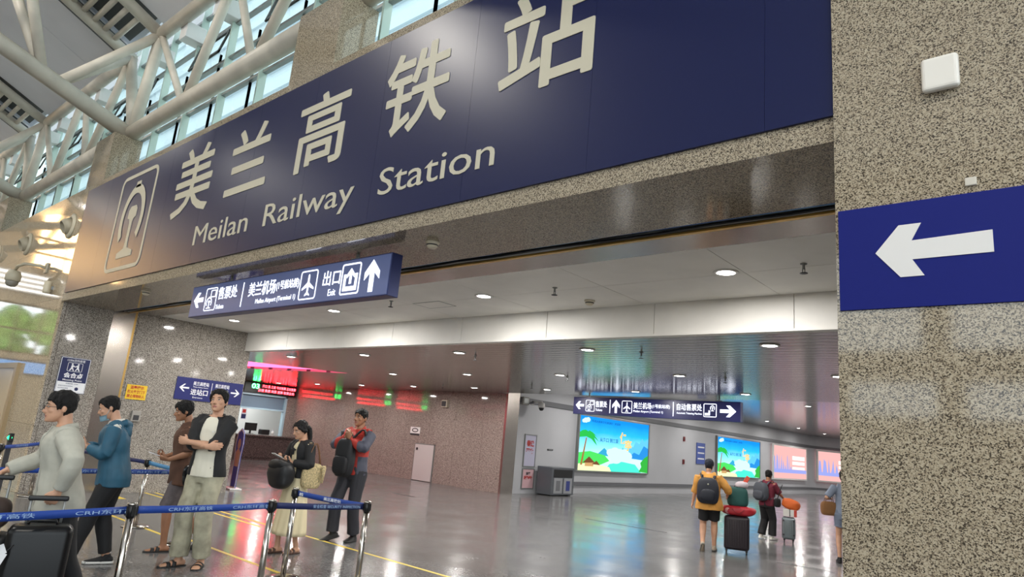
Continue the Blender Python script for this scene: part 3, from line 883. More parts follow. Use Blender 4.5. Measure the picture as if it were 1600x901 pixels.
# --- things on the advertising wall near the corner
t = thing('wall_camera', 'white dome security camera on a bracket at the passage wall corner', 'camera', (-13.5, 16.75, 2.72), PI / 2)
obj('bracket', B((-.03, .03, -.4, 0, .06, .12), (-.08, .08, -.03, 0, 0, .18), bev=.01), WHITE_PAINT, t)
bm = bmesh.new(); add_lathe(bm, [(.02, .1), (.1, .06), (.11, -.06), (.1, -.08), (.02, -.08)], (0, -.38, 0)); obj('camera_body', bm, WHITE_PAINT, t, True)
bm = bmesh.new(); add_lathe(bm, [(.085, -.08), (.08, -.12), (.05, -.165), (.001, -.175)], (0, -.38, 0)); obj('dome', bm, BLACK, t, True)
t = thing('junction_box', 'grey junction box under the ceiling beside the dome camera', 'junction box', (-13.5, 16.3, 2.68), PI / 2)
obj('box', B((-.15, .15, -.12, 0, 0, .24), bev=.01), mat('grey plastic', (150, 146, 140), .5), t); obj('cover', B((-.12, .1, -.13, -.118, .04, .2), bev=.006), ALU, t)
PINKP = mat('pink poster paper', (214, 176, 182), .4)
def poster(label, yy, z, wd, h, top):
    t = thing('framed_poster', label, 'poster', (-13.5, yy, z), PI / 2)
    bm = bmesh.new(); add_ringpoly(bm, [(0, 0), (wd, 0), (wd, h), (0, h)], [(.03, .03), (wd - .03, .03), (wd - .03, h - .03), (.03, h - .03)], -.03, .03); obj('frame', bm, ALU, t)
    obj('sheet', B((.03, wd - .03, -.018, -.012, .03, h - .03)), mat('lilac poster paper', (186, 184, 206), .4) if top else PINKP, t)
    if top:
        letters('red_lettering', '春运', .12, wd - .12, h * .62, h * .82, -.021, RED, t, .05); letters('red_lettering', '平安', .1, wd - .1, h * .4, h * .58, -.021, RED, t, .05)
    else:
        letters('dark_lettering', '温馨', .18, wd - .18, h * .68, h * .82, -.021, DARK, t, .03); letters('red_lettering', '提示', .1, wd - .1, h * .46, h * .64, -.021, RED, t, .05)
poster('upper lilac framed poster with red characters beside the rubbish bin', 16.5, .8, .6, 1.0, True)
poster('lower pink framed poster with dark and red characters by the floor', 16.5, .14, .6, .62, False)
t = thing('recycling_bin', 'grey steel two slot recycling bin against the passage wall', 'bin', (-13.1, 17.75, 0), PI / 2)
obj('body', B((-.6, .6, -.28, .3, .03, .86), bev=.01), mat('grey steel', (112, 116, 122), .35, .6), t)
obj('top_opening', B((-.5, .5, -.285, -.27, .56, .8)), BLACK, t)
for xx, c, l in ((-.26, mat('grey label', (110, 112, 116), .5), 'grey door'), (.26, mat('blue label', (50, 62, 130), .5), 'blue door')):
    d = obj('bin_door', B((xx - .22, xx + .22, -.295, -.28, .08, .54), bev=.004), mat('pale steel', (176, 178, 182), .3, .5), t)
    obj('door_label', B((xx - .1, xx + .1, -.3, -.294, .16, .46)), c, d)
for xx in (-.5, .5): obj('foot', B((xx - .05, xx + .05, -.2, .2, 0, .03)), BLACK, t)
t = thing('exit_light', 'small glowing green exit light above the dado beside the bin', 'exit sign', (-13.45, 18.62, .52), PI / 2)
obj('case', B((0, .3, -.04, 0, 0, .2), bev=.01), DARK, t); obj('lit_face', B((.02, .28, -.044, -.04, .02, .18)), glow('green exit face', (40, 220, 120), 1.6), t)
t = thing('wall_outlet', 'tiny dark wall outlet between the posters and the tropical advertisement', 'outlet', (-13.5, 17.7, 1.35), PI / 2)
obj('plate', B((0, .3, -.02, 0, 0, .05), bev=.004), DARK, t); obj('inset', B((.05, .25, -.024, -.02, .012, .038)), ALU, t)

# --- lit advertisements
def ad_tropic(label, y0, y1, z0, z1, k):
    W, Hh = y1 - y0, z1 - z0
    t = thing('light_box_advertisement', label, 'advertisement', (-13.5, y0, z0), PI / 2)
    bm = bmesh.new(); add_ringpoly(bm, [(-.06, -.05), (W + .06, -.05), (W + .06, Hh + .05), (-.06, Hh + .05)], [(0, 0), (W, 0), (W, Hh), (0, Hh)], -.1, .1); obj('frame', bm, ALU, t)
    m = bpy.data.materials.get('tropical sky picture')
    if not m:
        m = bpy.data.materials.new('tropical sky picture'); m.use_nodes = True
        nt = m.node_tree; nt.nodes.clear(); L = nt.links.new
        tc = nt.nodes.new('ShaderNodeTexCoord'); sp = nt.nodes.new('ShaderNodeSeparateXYZ'); L(tc.outputs['Generated'], sp.inputs[0])
        nz = nt.nodes.new('ShaderNodeTexNoise'); nz.inputs['Scale'].default_value = 5; nz.inputs['Detail'].default_value = 5; L(tc.outputs['Generated'], nz.inputs['Vector'])
        ad = nt.nodes.new('ShaderNodeMath'); ad.operation = 'MULTIPLY_ADD'; ad.inputs[1].default_value = .16; L(nz.outputs['Fac'], ad.inputs[0]); L(sp.outputs['Z'], ad.inputs[2])
        r = nt.nodes.new('ShaderNodeValToRGB'); els = r.color_ramp.elements; els.new(.3); els.new(.5); els.new(.8)
        for e, (p, c) in zip(els, [(0, (150, 235, 190)), (.3, (190, 240, 240)), (.5, (140, 220, 245)), (.8, (40, 170, 235)), (1, (20, 130, 220))]): e.position = p; e.color = lin(c)
        e = nt.nodes.new('ShaderNodeEmission'); e.inputs[1].default_value = 1.15; o = nt.nodes.new('ShaderNodeOutputMaterial')
        L(ad.outputs[0], r.inputs['Fac']); L(r.outputs[0], e.inputs[0]); L(e.outputs[0], o.inputs[0])
    obj('picture', B((0, W, -.07, -.06, 0, Hh)), m, t)
    g = lambda n, c: glow('advertisement ' + n, c, 1.1)
    q = lambda pts: [(a * W, c * Hh) for a, c in pts]
    layers = [('far_hills', g('far hills', (90, 180, 230)), [(.55, .3), (.6, .48), (.66, .42), (.7, .55), (.76, .5), (.8, .62), (.86, .58), (.9, .7), (.94, .62), (1, .72), (1, .28)]),
              ('blue_peak', g('blue peak', (40, 130, 200)), [(.68, .28), (.78, .4), (.86, .36), (.93, .55), (1, .5), (1, .25)]),
              ('small_hill', g('small hill', (50, 150, 190)), [(.24, .3), (.34, .44), (.4, .36), (.48, .28)]),
              ('green_shore', g('green shore', (70, 200, 90)), [(0, .32), (.15, .36), (.35, .3), (.42, .2), (.3, .12), (0, .1)]),
              ('lagoon', g('lagoon', (70, 215, 190)), [(.35, .0), (.42, .14), (.6, .2), (.8, .16), (.9, .0)]),
              ('sand_bank', g('sand', (214, 222, 172)), [(0, .0), (0, .12), (.2, .14), (.42, .08), (.45, 0)]),
              ('right_bush', g('bush', (50, 160, 60)), [(1, .0), (.86, .02), (.9, .12), (.88, .2), (.94, .3), (1, .36)])]
    for i, (nm, m2, p) in enumerate(layers):
        bm = bmesh.new(); add_poly(bm, q(p)[::-1], -.072 - .0015 * i, .0012); obj(nm, bm, m2, t)
    bm = bmesh.new()
    rnd = random.Random(3)
    for j in range(16):
        cx, cz, rr = .42 + .3 * rnd.random(), .24 + .16 * rnd.random(), .04 + .05 * rnd.random()
        add_poly(bm, q([(cx + rr * math.cos(a), cz + rr * 1.1 * math.sin(a)) for a in (2 * PI * k2 / 14 for k2 in range(14))]), -.084 - .0003 * j, .0002)
    obj('white_mist', bm, glow('advertisement mist', (196, 236, 238), 1.0), t)
    bm = bmesh.new()
    add_poly(bm, q([(.03, .1), (.055, .1), (.1, .6), (.085, .6)]), -.086, .001, 1)
    for a in range(-30, 220, 28):
        a = math.radians(a); l = .17; c0 = V((.09, .62)); d = V((math.cos(a), math.sin(a))); nrm = V((-d.y, d.x))
        tip = c0 + d * l + V((0, -.07)); mid = c0 + d * l * .55 + V((0, .03))
        p = [c0, mid - nrm * .025, tip, mid + nrm * .03]
        add_poly(bm, q([(max(0, v.x), v.y) for v in p]), -.087, .0005, 0)
    obj('palm', bm, [glow('advertisement palm green', (40, 170, 70), 1.1), glow('advertisement palm trunk', (150, 110, 60), 1.0)], t)
    bm = bmesh.new()
    add_poly(bm, q([(.06, .14), (.14, .26), (.22, .15)]), -.088, .001, 0); add_poly(bm, q([(.09, .08), (.2, .08), (.2, .16), (.09, .16)]), -.0875, .001, 1); add_poly(bm, q([(.18, .12), (.24, .19), (.29, .11)]), -.0885, .001, 0)
    obj('hut', bm, [glow('advertisement hut roof', (110, 70, 45), 1.0), glow('advertisement hut wall', (190, 150, 100), 1.0)], t)
    letters('large_lettering', '保', .55 * W, .66 * W, .55 * Hh, .78 * Hh, -.09, glow('advertisement gold', (245, 190, 90), 1.1), t, .02)
    letters('large_lettering', '亭', .63 * W, .73 * W, .42 * Hh, .64 * Hh, -.09, glow('advertisement gold', (245, 190, 90), 1.1), t, .02)
    letters('slogan', '从海口 到三亚', .27 * W, .53 * W, .55 * Hh, .63 * Hh, -.09, glow('advertisement blue ink', (20, 90, 150), .9), t, .01)
    letters('small_heading', '呀诺达雨林文化旅游区 · 欢迎您', .15 * W, .55 * W, .9 * Hh, .945 * Hh, -.09, glow('advertisement blue ink', (20, 90, 150), .9), t)
    bm = bmesh.new()
    for cx, cz, rr in ((.07, .92, .03), (.1, .935, .028), (.045, .905, .022)): add_poly(bm, q([(cx + rr * math.cos(a), cz + rr * 1.6 * math.sin(a)) for a in (2 * PI * k2 / 16 for k2 in range(16))]), -.09 - cx * .01, .0005)
    obj('cloud_mark', bm, glow('advertisement mist', (196, 236, 238), 1.0), t)


ad_tropic('large bright tropical lagoon advertisement beside the recycling bin', 19.35, 24.15, .78, 2.63, 1)
ad_tropic('smaller looking tropical lagoon advertisement behind the orange-topped traveller', 30.7, 36.0, .8, 2.6, 2)


def ad_city(label, s0, s1):
    a, b = V(s0), V(s1); d = b - a; W = d.length; Hh = 1.75
    t = thing('light_box_advertisement', label, 'advertisement', (a.x, a.y, .85), math.atan2(d.y, d.x))
    bm = bmesh.new(); add_ringpoly(bm, [(-.1, -.08), (W + .1, -.08), (W + .1, Hh + .08), (-.1, Hh + .08)], [(0, 0), (W, 0), (W, Hh), (0, Hh)], -.1, .1); obj('frame', bm, WHITE_PAINT, t)
    obj('picture', B((0, W, -.07, -.06, 0, Hh)), glow('city advertisement pink', (235, 180, 176), .85), t)
    bm = bmesh.new(); x = 0
    rnd = random.Random(5)
    while x < W * .5:
        l = rnd.uniform(.15, .4); add_poly(bm, [(x, .45), (x + l, .45), (x + l * .7, .6 + rnd.random() * .75), (x + l * .3, .6 + rnd.random() * .75)], -.073, .001); x += l + .06
    add_poly(bm, [(0, .3), (W, .3), (W, .5), (0, .5)], -.0745, .001)
    obj('skyline', bm, glow('city advertisement blue', (150, 160, 225), .9), t)
    bm = bmesh.new()
    for z, h in ((1.05, .22), (.78, .18), (.52, .14)): add_poly(bm, [(W * .55, z), (W * .95, z), (W * .95, z + h), (W * .55, z + h)], -.076, .001)
    obj('text_block', bm, glow('city advertisement white', (255, 246, 240), 1.0), t)


ad_city('pale pink city skyline advertisement where the passage starts to bend', (-13.44, 37.9), (-13.44, 43.4))
ad_city('farthest pale pink city skyline advertisement beside the granite pillar edge', (-13.2, 45.0), (-11.75, 47.7))
t = thing('notice_board', 'small blue notice on the wall left of the second tropical advertisement', 'notice', (-13.49, 28.6, 1.28), PI / 2)
obj('panel', B((0, .85, -.03, 0, 0, .92)), mat('notice blue', (70, 92, 170), .5), t)
for z in (.7, .45, .2): obj('text_line', B((.1, .75, -.033, -.03, z, z + .06)), WHITE, t)
for z, l in ((2.18, 'small red alarm button high on the passage wall beside the notice'), (1.22, 'small red alarm button low on the passage wall beside the notice')):
    t = thing('alarm_button', l, 'alarm', (-13.5, 27.35, z), PI / 2)
    obj('case', B((-.06, .06, -.06, 0, 0, .2), bev=.01), mat('dark red plastic', (120, 40, 44), .5), t); obj('button', B((-.03, .03, -.075, -.06, .06, .12), bev=.005), BLACK, t)

# --- lobby standee
t = thing('standee', 'blue cut-out standee on a foot beside the black-jacketed man', 'standee', (-14.28, 7.62, 0), math.radians(-9))
bm = bmesh.new(); add_poly(bm, [(-.2, .04), (.2, .04), (.24, .9), (.3, 1.2), (.24, 1.5), (0, 1.62), (-.24, 1.5), (-.3, 1.2), (-.24, .9)], -.01, .02); obj('board', bm, mat('standee blue', (44, 66, 150), .4), t)
bm = bmesh.new(); add_ringpoly(bm, [(-.2, .04), (.2, .04), (.24, .9), (.3, 1.2), (.24, 1.5), (0, 1.62), (-.24, 1.5), (-.3, 1.2), (-.24, .9)], [(-.17, .07), (.17, .07), (.21, .9), (.265, 1.2), (.215, 1.47), (0, 1.58), (-.215, 1.47), (-.265, 1.2), (-.21, .9)], -.014, .004); obj('pale_border', bm, mat('standee cream', (220, 206, 190), .5), t)
bm = bmesh.new(); add_poly(bm, [(.12 * math.cos(a), 1.2 + .14 * math.sin(a)) for a in (2 * PI * k / 20 for k in range(20))], -.016); add_poly(bm, [(-.14, .6), (.14, .6), (.17, .98), (.06, 1.06), (-.06, 1.06), (-.17, .98)], -.015); obj('plain_figure', bm, mat('standee tan', (196, 150, 122), .5), t)
obj('foot', B((-.28, .28, -.16, .16, 0, .04), bev=.01), WHITE_PAINT, t)

t.scale = (.8, .8, .8)

# ================================================================== ceiling fittings
LENS = glow('downlight lens', (255, 252, 246), 16)
RIM = mat('downlight rim', (232, 230, 226), .4)
base = None


def downlight(x, y, z, label, group, power, r=.1):
    global base
    t = thing('downlight', label, 'downlight', (x, y, z), 0, group)
    if base is None:
        bm = bmesh.new(); add_lathe(bm, [(.085, .0), (.115, 0), (.12, -.006), (.112, -.012), (.088, -.012)], n=20, ring=True); a = obj('rim', bm, RIM, t, True)
        bm = bmesh.new(); add_lathe(bm, [(.001, -.004), (.088, -.004), (.088, -.008), (.001, -.008)], n=20); b = obj('lens', bm, LENS, t)
        base = t
    else:
        for ch in list(base.children):
            if ch.type == 'MESH':
                d = ch.copy(); COL.objects.link(d); d.parent = t
    l = area('downlight_lamp', (0, 0, -.02), (0, 0, 0), .17, .17, power, (1, .97, .92), 'DISK', t)
    return t


for i, x in enumerate((-2.55, -5.72, -8.95, -12.16)):
    downlight(x, 5.95, 3.3, ['round downlight in the white panel ceiling nearest the granite pillar', 'round downlight in the white panel ceiling, second from the pillar', 'round downlight in the white panel ceiling below the hanging sign\'s exit symbol', 'round downlight in the white panel ceiling near the granite jamb'][i], 'downlights in the white panel ceiling', 38)
for j, y in enumerate((7.95, 10.85, 13.85)):
    for i in range(9):
        x = -2.85 - 2.62 * i
        if y < 11.5 and -24 < x < -15.2: continue
        downlight(x, y, 2.93, 'round downlight in the strip ceiling, %s row from the step, %s from the pillar' % (['first', 'second', 'third'][j], ['first', 'second', 'third', 'fourth', 'fifth', 'sixth', 'seventh', 'eighth', 'ninth'][i]), 'downlights in the metal strip ceiling', 30)
for j, y in enumerate((18.5, 23, 27.5, 32, 36.5, 41, 45.5, 50)):
    for i in range(4):
        x = -11.6 + 4.6 * i
        if y > 44 and x < -10: continue
        downlight(x, y, 3.5, 'round downlight in the higher far ceiling of the passage', 'downlights in the far passage ceiling', 50)


def detector(x, y, z, label):
    t = thing('smoke_detector', label, 'smoke detector', (x, y, z))
    bm = bmesh.new(); add_lathe(bm, [(.001, 0), (.065, 0), (.065, -.012), (.052, -.02), (.05, -.045), (.035, -.06), (.001, -.062)], n=20); obj('base', bm, mat('cream plastic', (216, 206, 184), .5), t, True)
    bm = bmesh.new(); add_lathe(bm, [(.05, -.026), (.054, -.028), (.054, -.036), (.05, -.038)], n=20, ring=True); obj('vent_ring', bm, DARK, t)


detector(-4.42, 3.86, 3.24, 'cream smoke detector under the lintel right of the hanging sign')
detector(-10.56, 3.75, 3.24, 'cream smoke detector under the lintel left of the hanging sign')
detector(-4.55, 6.6, 3.3, 'cream smoke detector on the white panel ceiling')


def sprinkler(x, y, z, label):
    t = thing('sprinkler', label, 'sprinkler', (x, y, z), 0, 'ceiling sprinklers')
    bm = bmesh.new(); add_lathe(bm, [(.001, 0), (.03, 0), (.03, -.006), (.012, -.012), (.012, -.05), (.001, -.052)], n=12); obj('stem', bm, ALU, t)
    bm = bmesh.new(); add_lathe(bm, [(.001, -.085), (.035, -.085), (.035, -.09), (.001, -.09)], n=12); add_box(bm, -.012, -.008, -.003, .003, -.09, -.04); add_box(bm, .008, .012, -.003, .003, -.09, -.04); obj('deflector', bm, DARK, t)


for x, y, z, l in ((-4.56, 5.9, 3.3, 'small sprinkler in the white ceiling left of the smoke detector'), (-1.83, 5.93, 3.3, 'small sprinkler in the white ceiling beside the pillar'), (-7.3, 5.75, 3.3, 'small sprinkler in the white ceiling right of the hanging sign'),
                   (-8.02, 8.28, 2.93, 'small sprinkler in the strip ceiling under the step, fourth from the pillar'), (-4.77, 8.28, 2.93, 'small sprinkler in the strip ceiling under the step, above the passage sign'), (-8.1, 11.13, 2.93, 'small sprinkler in the strip ceiling, second row, left of the passage sign'),
                   (-4.75, 11.13, 2.93, 'small sprinkler in the strip ceiling, second row, right of the passage sign'), (-10.4, 12.83, 2.93, 'small sprinkler in the strip ceiling before the granite corner'), (-14.2, 13.44, 2.93, 'small sprinkler in the strip ceiling before the granite back wall')):
    sprinkler(x, y, z, l)
t = thing('access_panel', 'flush square access panel in the white ceiling beside the hanging sign', 'access panel', (-6.85, 6.15, 3.3))
bm = bmesh.new(); add_box(bm, -.25, .25, -.15, .15, -.004, 0); obj('panel', bm, WHITE_PANEL, t)
bm = B((-.27, .27, -.17, -.155, -.003, 0), (-.27, .27, .155, .17, -.003, 0), (-.27, -.255, -.155, .155, -.003, 0), (.255, .27, -.155, .155, -.003, 0)); obj('shadow_gap', bm, ALU, t)

# cables in the slot behind the lintel
CAB = mat('blue cable sheath', (40, 92, 160), .5)
rnd = random.Random(11)
for i, (c, l) in enumerate(((CAB, 'thick blue cable along the slot behind the lintel'), (mat('pale blue cable sheath', (110, 160, 200), .5), 'pale blue cable along the slot behind the lintel'), (BLACK, 'black cable along the slot behind the lintel'), (mat('grey cable sheath', (150, 150, 150), .5), 'grey cable sagging along the slot behind the lintel'))):
    pts = []
    x = XL + .02
    while x < -.92:
        pts.append((x, 4.43 + .055 * i + rnd.uniform(-.012, .012), 3.27 + .018 * (i % 2) + rnd.uniform(-.012, .01))); x += .55
    pts.append((-.92, 4.43 + .055 * i, 3.28))
    bm = bmesh.new(); add_tube(bm, pts, .018 if i != 2 else .012, 8)
    tag(obj('cable', bm, c), l, 'cable')

# ================================================================== left facade fittings
CREAMP = mat('cream painted metal', (206, 196, 172), .45)
for x, z, l in ((-14.1, 4.7, 'round cream air nozzle on the polished facade beside the station sign'), (-16.85, 4.7, 'round cream air nozzle on the polished facade, second from the sign'), (-19.4, 4.75, 'round cream air nozzle at the photo\'s left edge, third from the sign')):
    t = thing('air_nozzle', l, 'air vent', (x, FY, z), 0, 'round air nozzles on the facade')
    bm = bmesh.new(); add_lathe(bm, [(.15, 0), (.24, 0), (.24, -.02), (.2, -.045), (.15, -.045)], axis='Y', n=28, ring=True); obj('rim', bm, CREAMP, t, True)
    bm = bmesh.new(); add_lathe(bm, [(.001, -.0), (.16, -.0), (.155, -.07), (.12, -.15), (.105, -.15), (.12, -.06), (.001, -.04)], axis='Y', n=28)
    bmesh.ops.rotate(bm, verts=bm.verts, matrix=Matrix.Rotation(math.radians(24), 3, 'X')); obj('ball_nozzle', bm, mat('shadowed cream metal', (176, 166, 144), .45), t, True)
t = thing('dome_camera', 'cream dome security camera on a long bracket on the facade', 'camera', (-15.0, FY, 3.98))
bm = bmesh.new(); add_tube(bm, [(0, 0, 0), (0, -.12, .02), (-.25, -.3, .04), (-.55, -.34, .02), (-.72, -.34, -.06)], .03, 10); add_box(bm, -.08, .08, -.03, 0, -.1, .1, bev=.01); obj('bracket', bm, CREAMP, t)
bm = bmesh.new(); add_lathe(bm, [(.03, 0), (.1, -.02), (.13, -.1), (.13, -.2), (.11, -.22), (.02, -.22)], (-.72, -.34, -.05)); obj('housing', bm, CREAMP, t, True)
bm = bmesh.new(); add_lathe(bm, [(.11, -.22), (.105, -.27), (.07, -.32), (.001, -.335)], (-.72, -.34, -.05)); obj('dome', bm, mat('tinted dome', (150, 146, 134), .15), t, True)
t = thing('wall_sensor', 'small cream cylinder sensor on the facade below the dome camera', 'sensor', (-14.3, FY, 3.42))
bm = bmesh.new(); add_lathe(bm, [(.001, 0), (.055, 0), (.06, .03), (.06, .2), (.05, .22), (.001, .22)], (0, -.09, 0)); obj('case', bm, CREAMP, t, True); obj('clip', B((-.02, .02, -.05, 0, .08, .14)), ALU, t)
root = struct('door_2', B((-17.2, -15.25, 3.47, 3.5, .02, 2.06)), mat('beige door leaf', (200, 180, 150), .25))
obj('door_frame', B((-15.25, -15.1, 3.44, 3.5, 0, 2.16), (-17.35, -17.2, 3.44, 3.5, 0, 2.16), (-17.2, -15.25, 3.44, 3.5, 2.06, 2.16)), mat('tan door frame', (172, 148, 112), .3), root)

# ================================================================== people
SKIN = mat('skin', (196, 150, 122), .5, vary=(9, .05))
SKIN_DARK = mat('tanned skin', (158, 112, 84), .5, vary=(9, .05))
LIP = mat('lips', (160, 92, 84), .45)
HAIR = mat('black hair', (17, 15, 15), .6, spec=.3, bump=(160, .5))
EYEW = mat('eye white', (226, 222, 216), .3)
IRIS = mat('dark iris', (30, 20, 16), .2)


def ring_loft(bm, secs, n=16, caps=True, mi=0):
    """secs: (centre, rx, ry, xaxis, yaxis)"""
    rings = []
    for c, rx, ry, xa, ya in secs:
        rings.append([bm.verts.new(c + xa * (rx * math.cos(a)) + ya * (ry * math.sin(a))) for a in (2 * PI * k / n for k in range(n))])
    skin(bm, rings, caps, mi)


def chain(bm, pts, rs, n=14, flat=1.0, ref=V((1, 0, 0)), mi=0):
    """limb: smooth tube through points, radius rs, flattened across by flat"""
    secs = []
    for i, p in enumerate(pts):
        t = (pts[min(i + 1, len(pts) - 1)] - pts[max(i - 1, 0)]).normalized()
        x = ref - t * ref.dot(t)
        x = x.normalized() if x.length > .05 else t.orthogonal().normalized()
        y = t.cross(x)
        secs.append((p, rs[i], rs[i] * flat, x, y))
    ring_loft(bm, secs, n, True, mi)


def ellipsoid(bm, c, rx, ry, rz, n=16, m=10, mi=0, R=None):
    c = V(c); rings = []
    for j in range(m + 1):
        a = -PI / 2 + PI * (j + .02) / (m + .04)
        ring = []
        for k in range(n):
            b = 2 * PI * k / n
            p = V((rx * math.cos(a) * math.cos(b), ry * math.cos(a) * math.sin(b), rz * math.sin(a)))
            ring.append(bm.verts.new(c + (R @ p if R else p)))
        rings.append(ring)
    skin(bm, rings, True, mi)


def remesh(name, bm, m, parent, voxel, smooth=3, amp=0, freq=9, stretch=(1, 1, 1), seed=0):
    """fuse closed shapes into one continuous surface, with soft folds"""
    bmesh.ops.recalc_face_normals(bm, faces=bm.faces)
    me = bpy.data.meshes.new('tmp'); bm.to_mesh(me); bm.free()
    o = bpy.data.objects.new('tmp', me); COL.objects.link(o)
    r = o.modifiers.new('r', 'REMESH'); r.mode = 'VOXEL'; r.voxel_size = voxel; r.use_smooth_shade = True
    s = o.modifiers.new('s', 'SMOOTH'); s.factor = .5; s.iterations = smooth
    dg = bpy.context.evaluated_depsgraph_get()
    me2 = bpy.data.meshes.new_from_object(o.evaluated_get(dg))
    bpy.data.objects.remove(o); bpy.data.meshes.remove(me)
    if amp:
        off = V((seed * 3.7, seed * 1.3, 0))
        nr = [v.normal.copy() for v in me2.vertices]
        for v, nn in zip(me2.vertices, nr):
            q = V((v.co.x * stretch[0], v.co.y * stretch[1], v.co.z * stretch[2])) * freq + off
            d = noise.noise(q) + .5 * noise.noise(q * 2.1)
            v.co += nn * (amp * d)
    me2.materials.clear()
    for x in (m if isinstance(m, (list, tuple)) else [m]): me2.materials.append(x)
    for p in me2.polygons: p.use_smooth = True; p.material_index = 0
    me2.name = name
    ob = bpy.data.objects.new(name, me2)
    return link(ob, parent)


TORSO = [(.80, .160, .105, .012), (.88, .170, .115, .01), (.96, .165, .112, .005), (1.05, .150, .104, 0), (1.15, .148, .104, 0), (1.25, .160, .112, -.004), (1.33, .170, .112, -.004), (1.39, .172, .098, .004), (1.43, .150, .082, .01), (1.46, .100, .068, .014), (1.49, .064, .058, .014)]
HEADP = [(0, .022, -.088, -.03), (.02, .043, -.098, .0), (.05, .058, -.100, .045), (.085, .066, -.100, .08), (.12, .072, -.098, .094), (.16, .075, -.095, .10), (.195, .068, -.082, .092), (.22, .045, -.052, .062), (.234, .012, -.012, .02)]


def prof(tab, z):
    if z <= tab[0][0]: return tab[0][1:]
    for a, b in zip(tab, tab[1:]):
        if z <= b[0]:
            f = (z - a[0]) / (b[0] - a[0]); f = f * f * (3 - 2 * f) * .3 + f * .7
            return tuple(a[i] + (b[i] - a[i]) * f for i in range(1, len(a)))
    return tab[-1][1:]


def ik(a, b, l1, l2, hint):
    d = b - a; L = min(d.length, (l1 + l2) * .999); u = d.normalized()
    x = (l1 * l1 - l2 * l2 + L * L) / (2 * L); h = math.sqrt(max(0, l1 * l1 - x * x))
    p = hint - u * hint.dot(u); p = p.normalized() if p.length > 1e-4 else u.orthogonal().normalized()
    return a + u * x + p * h, a + u * L


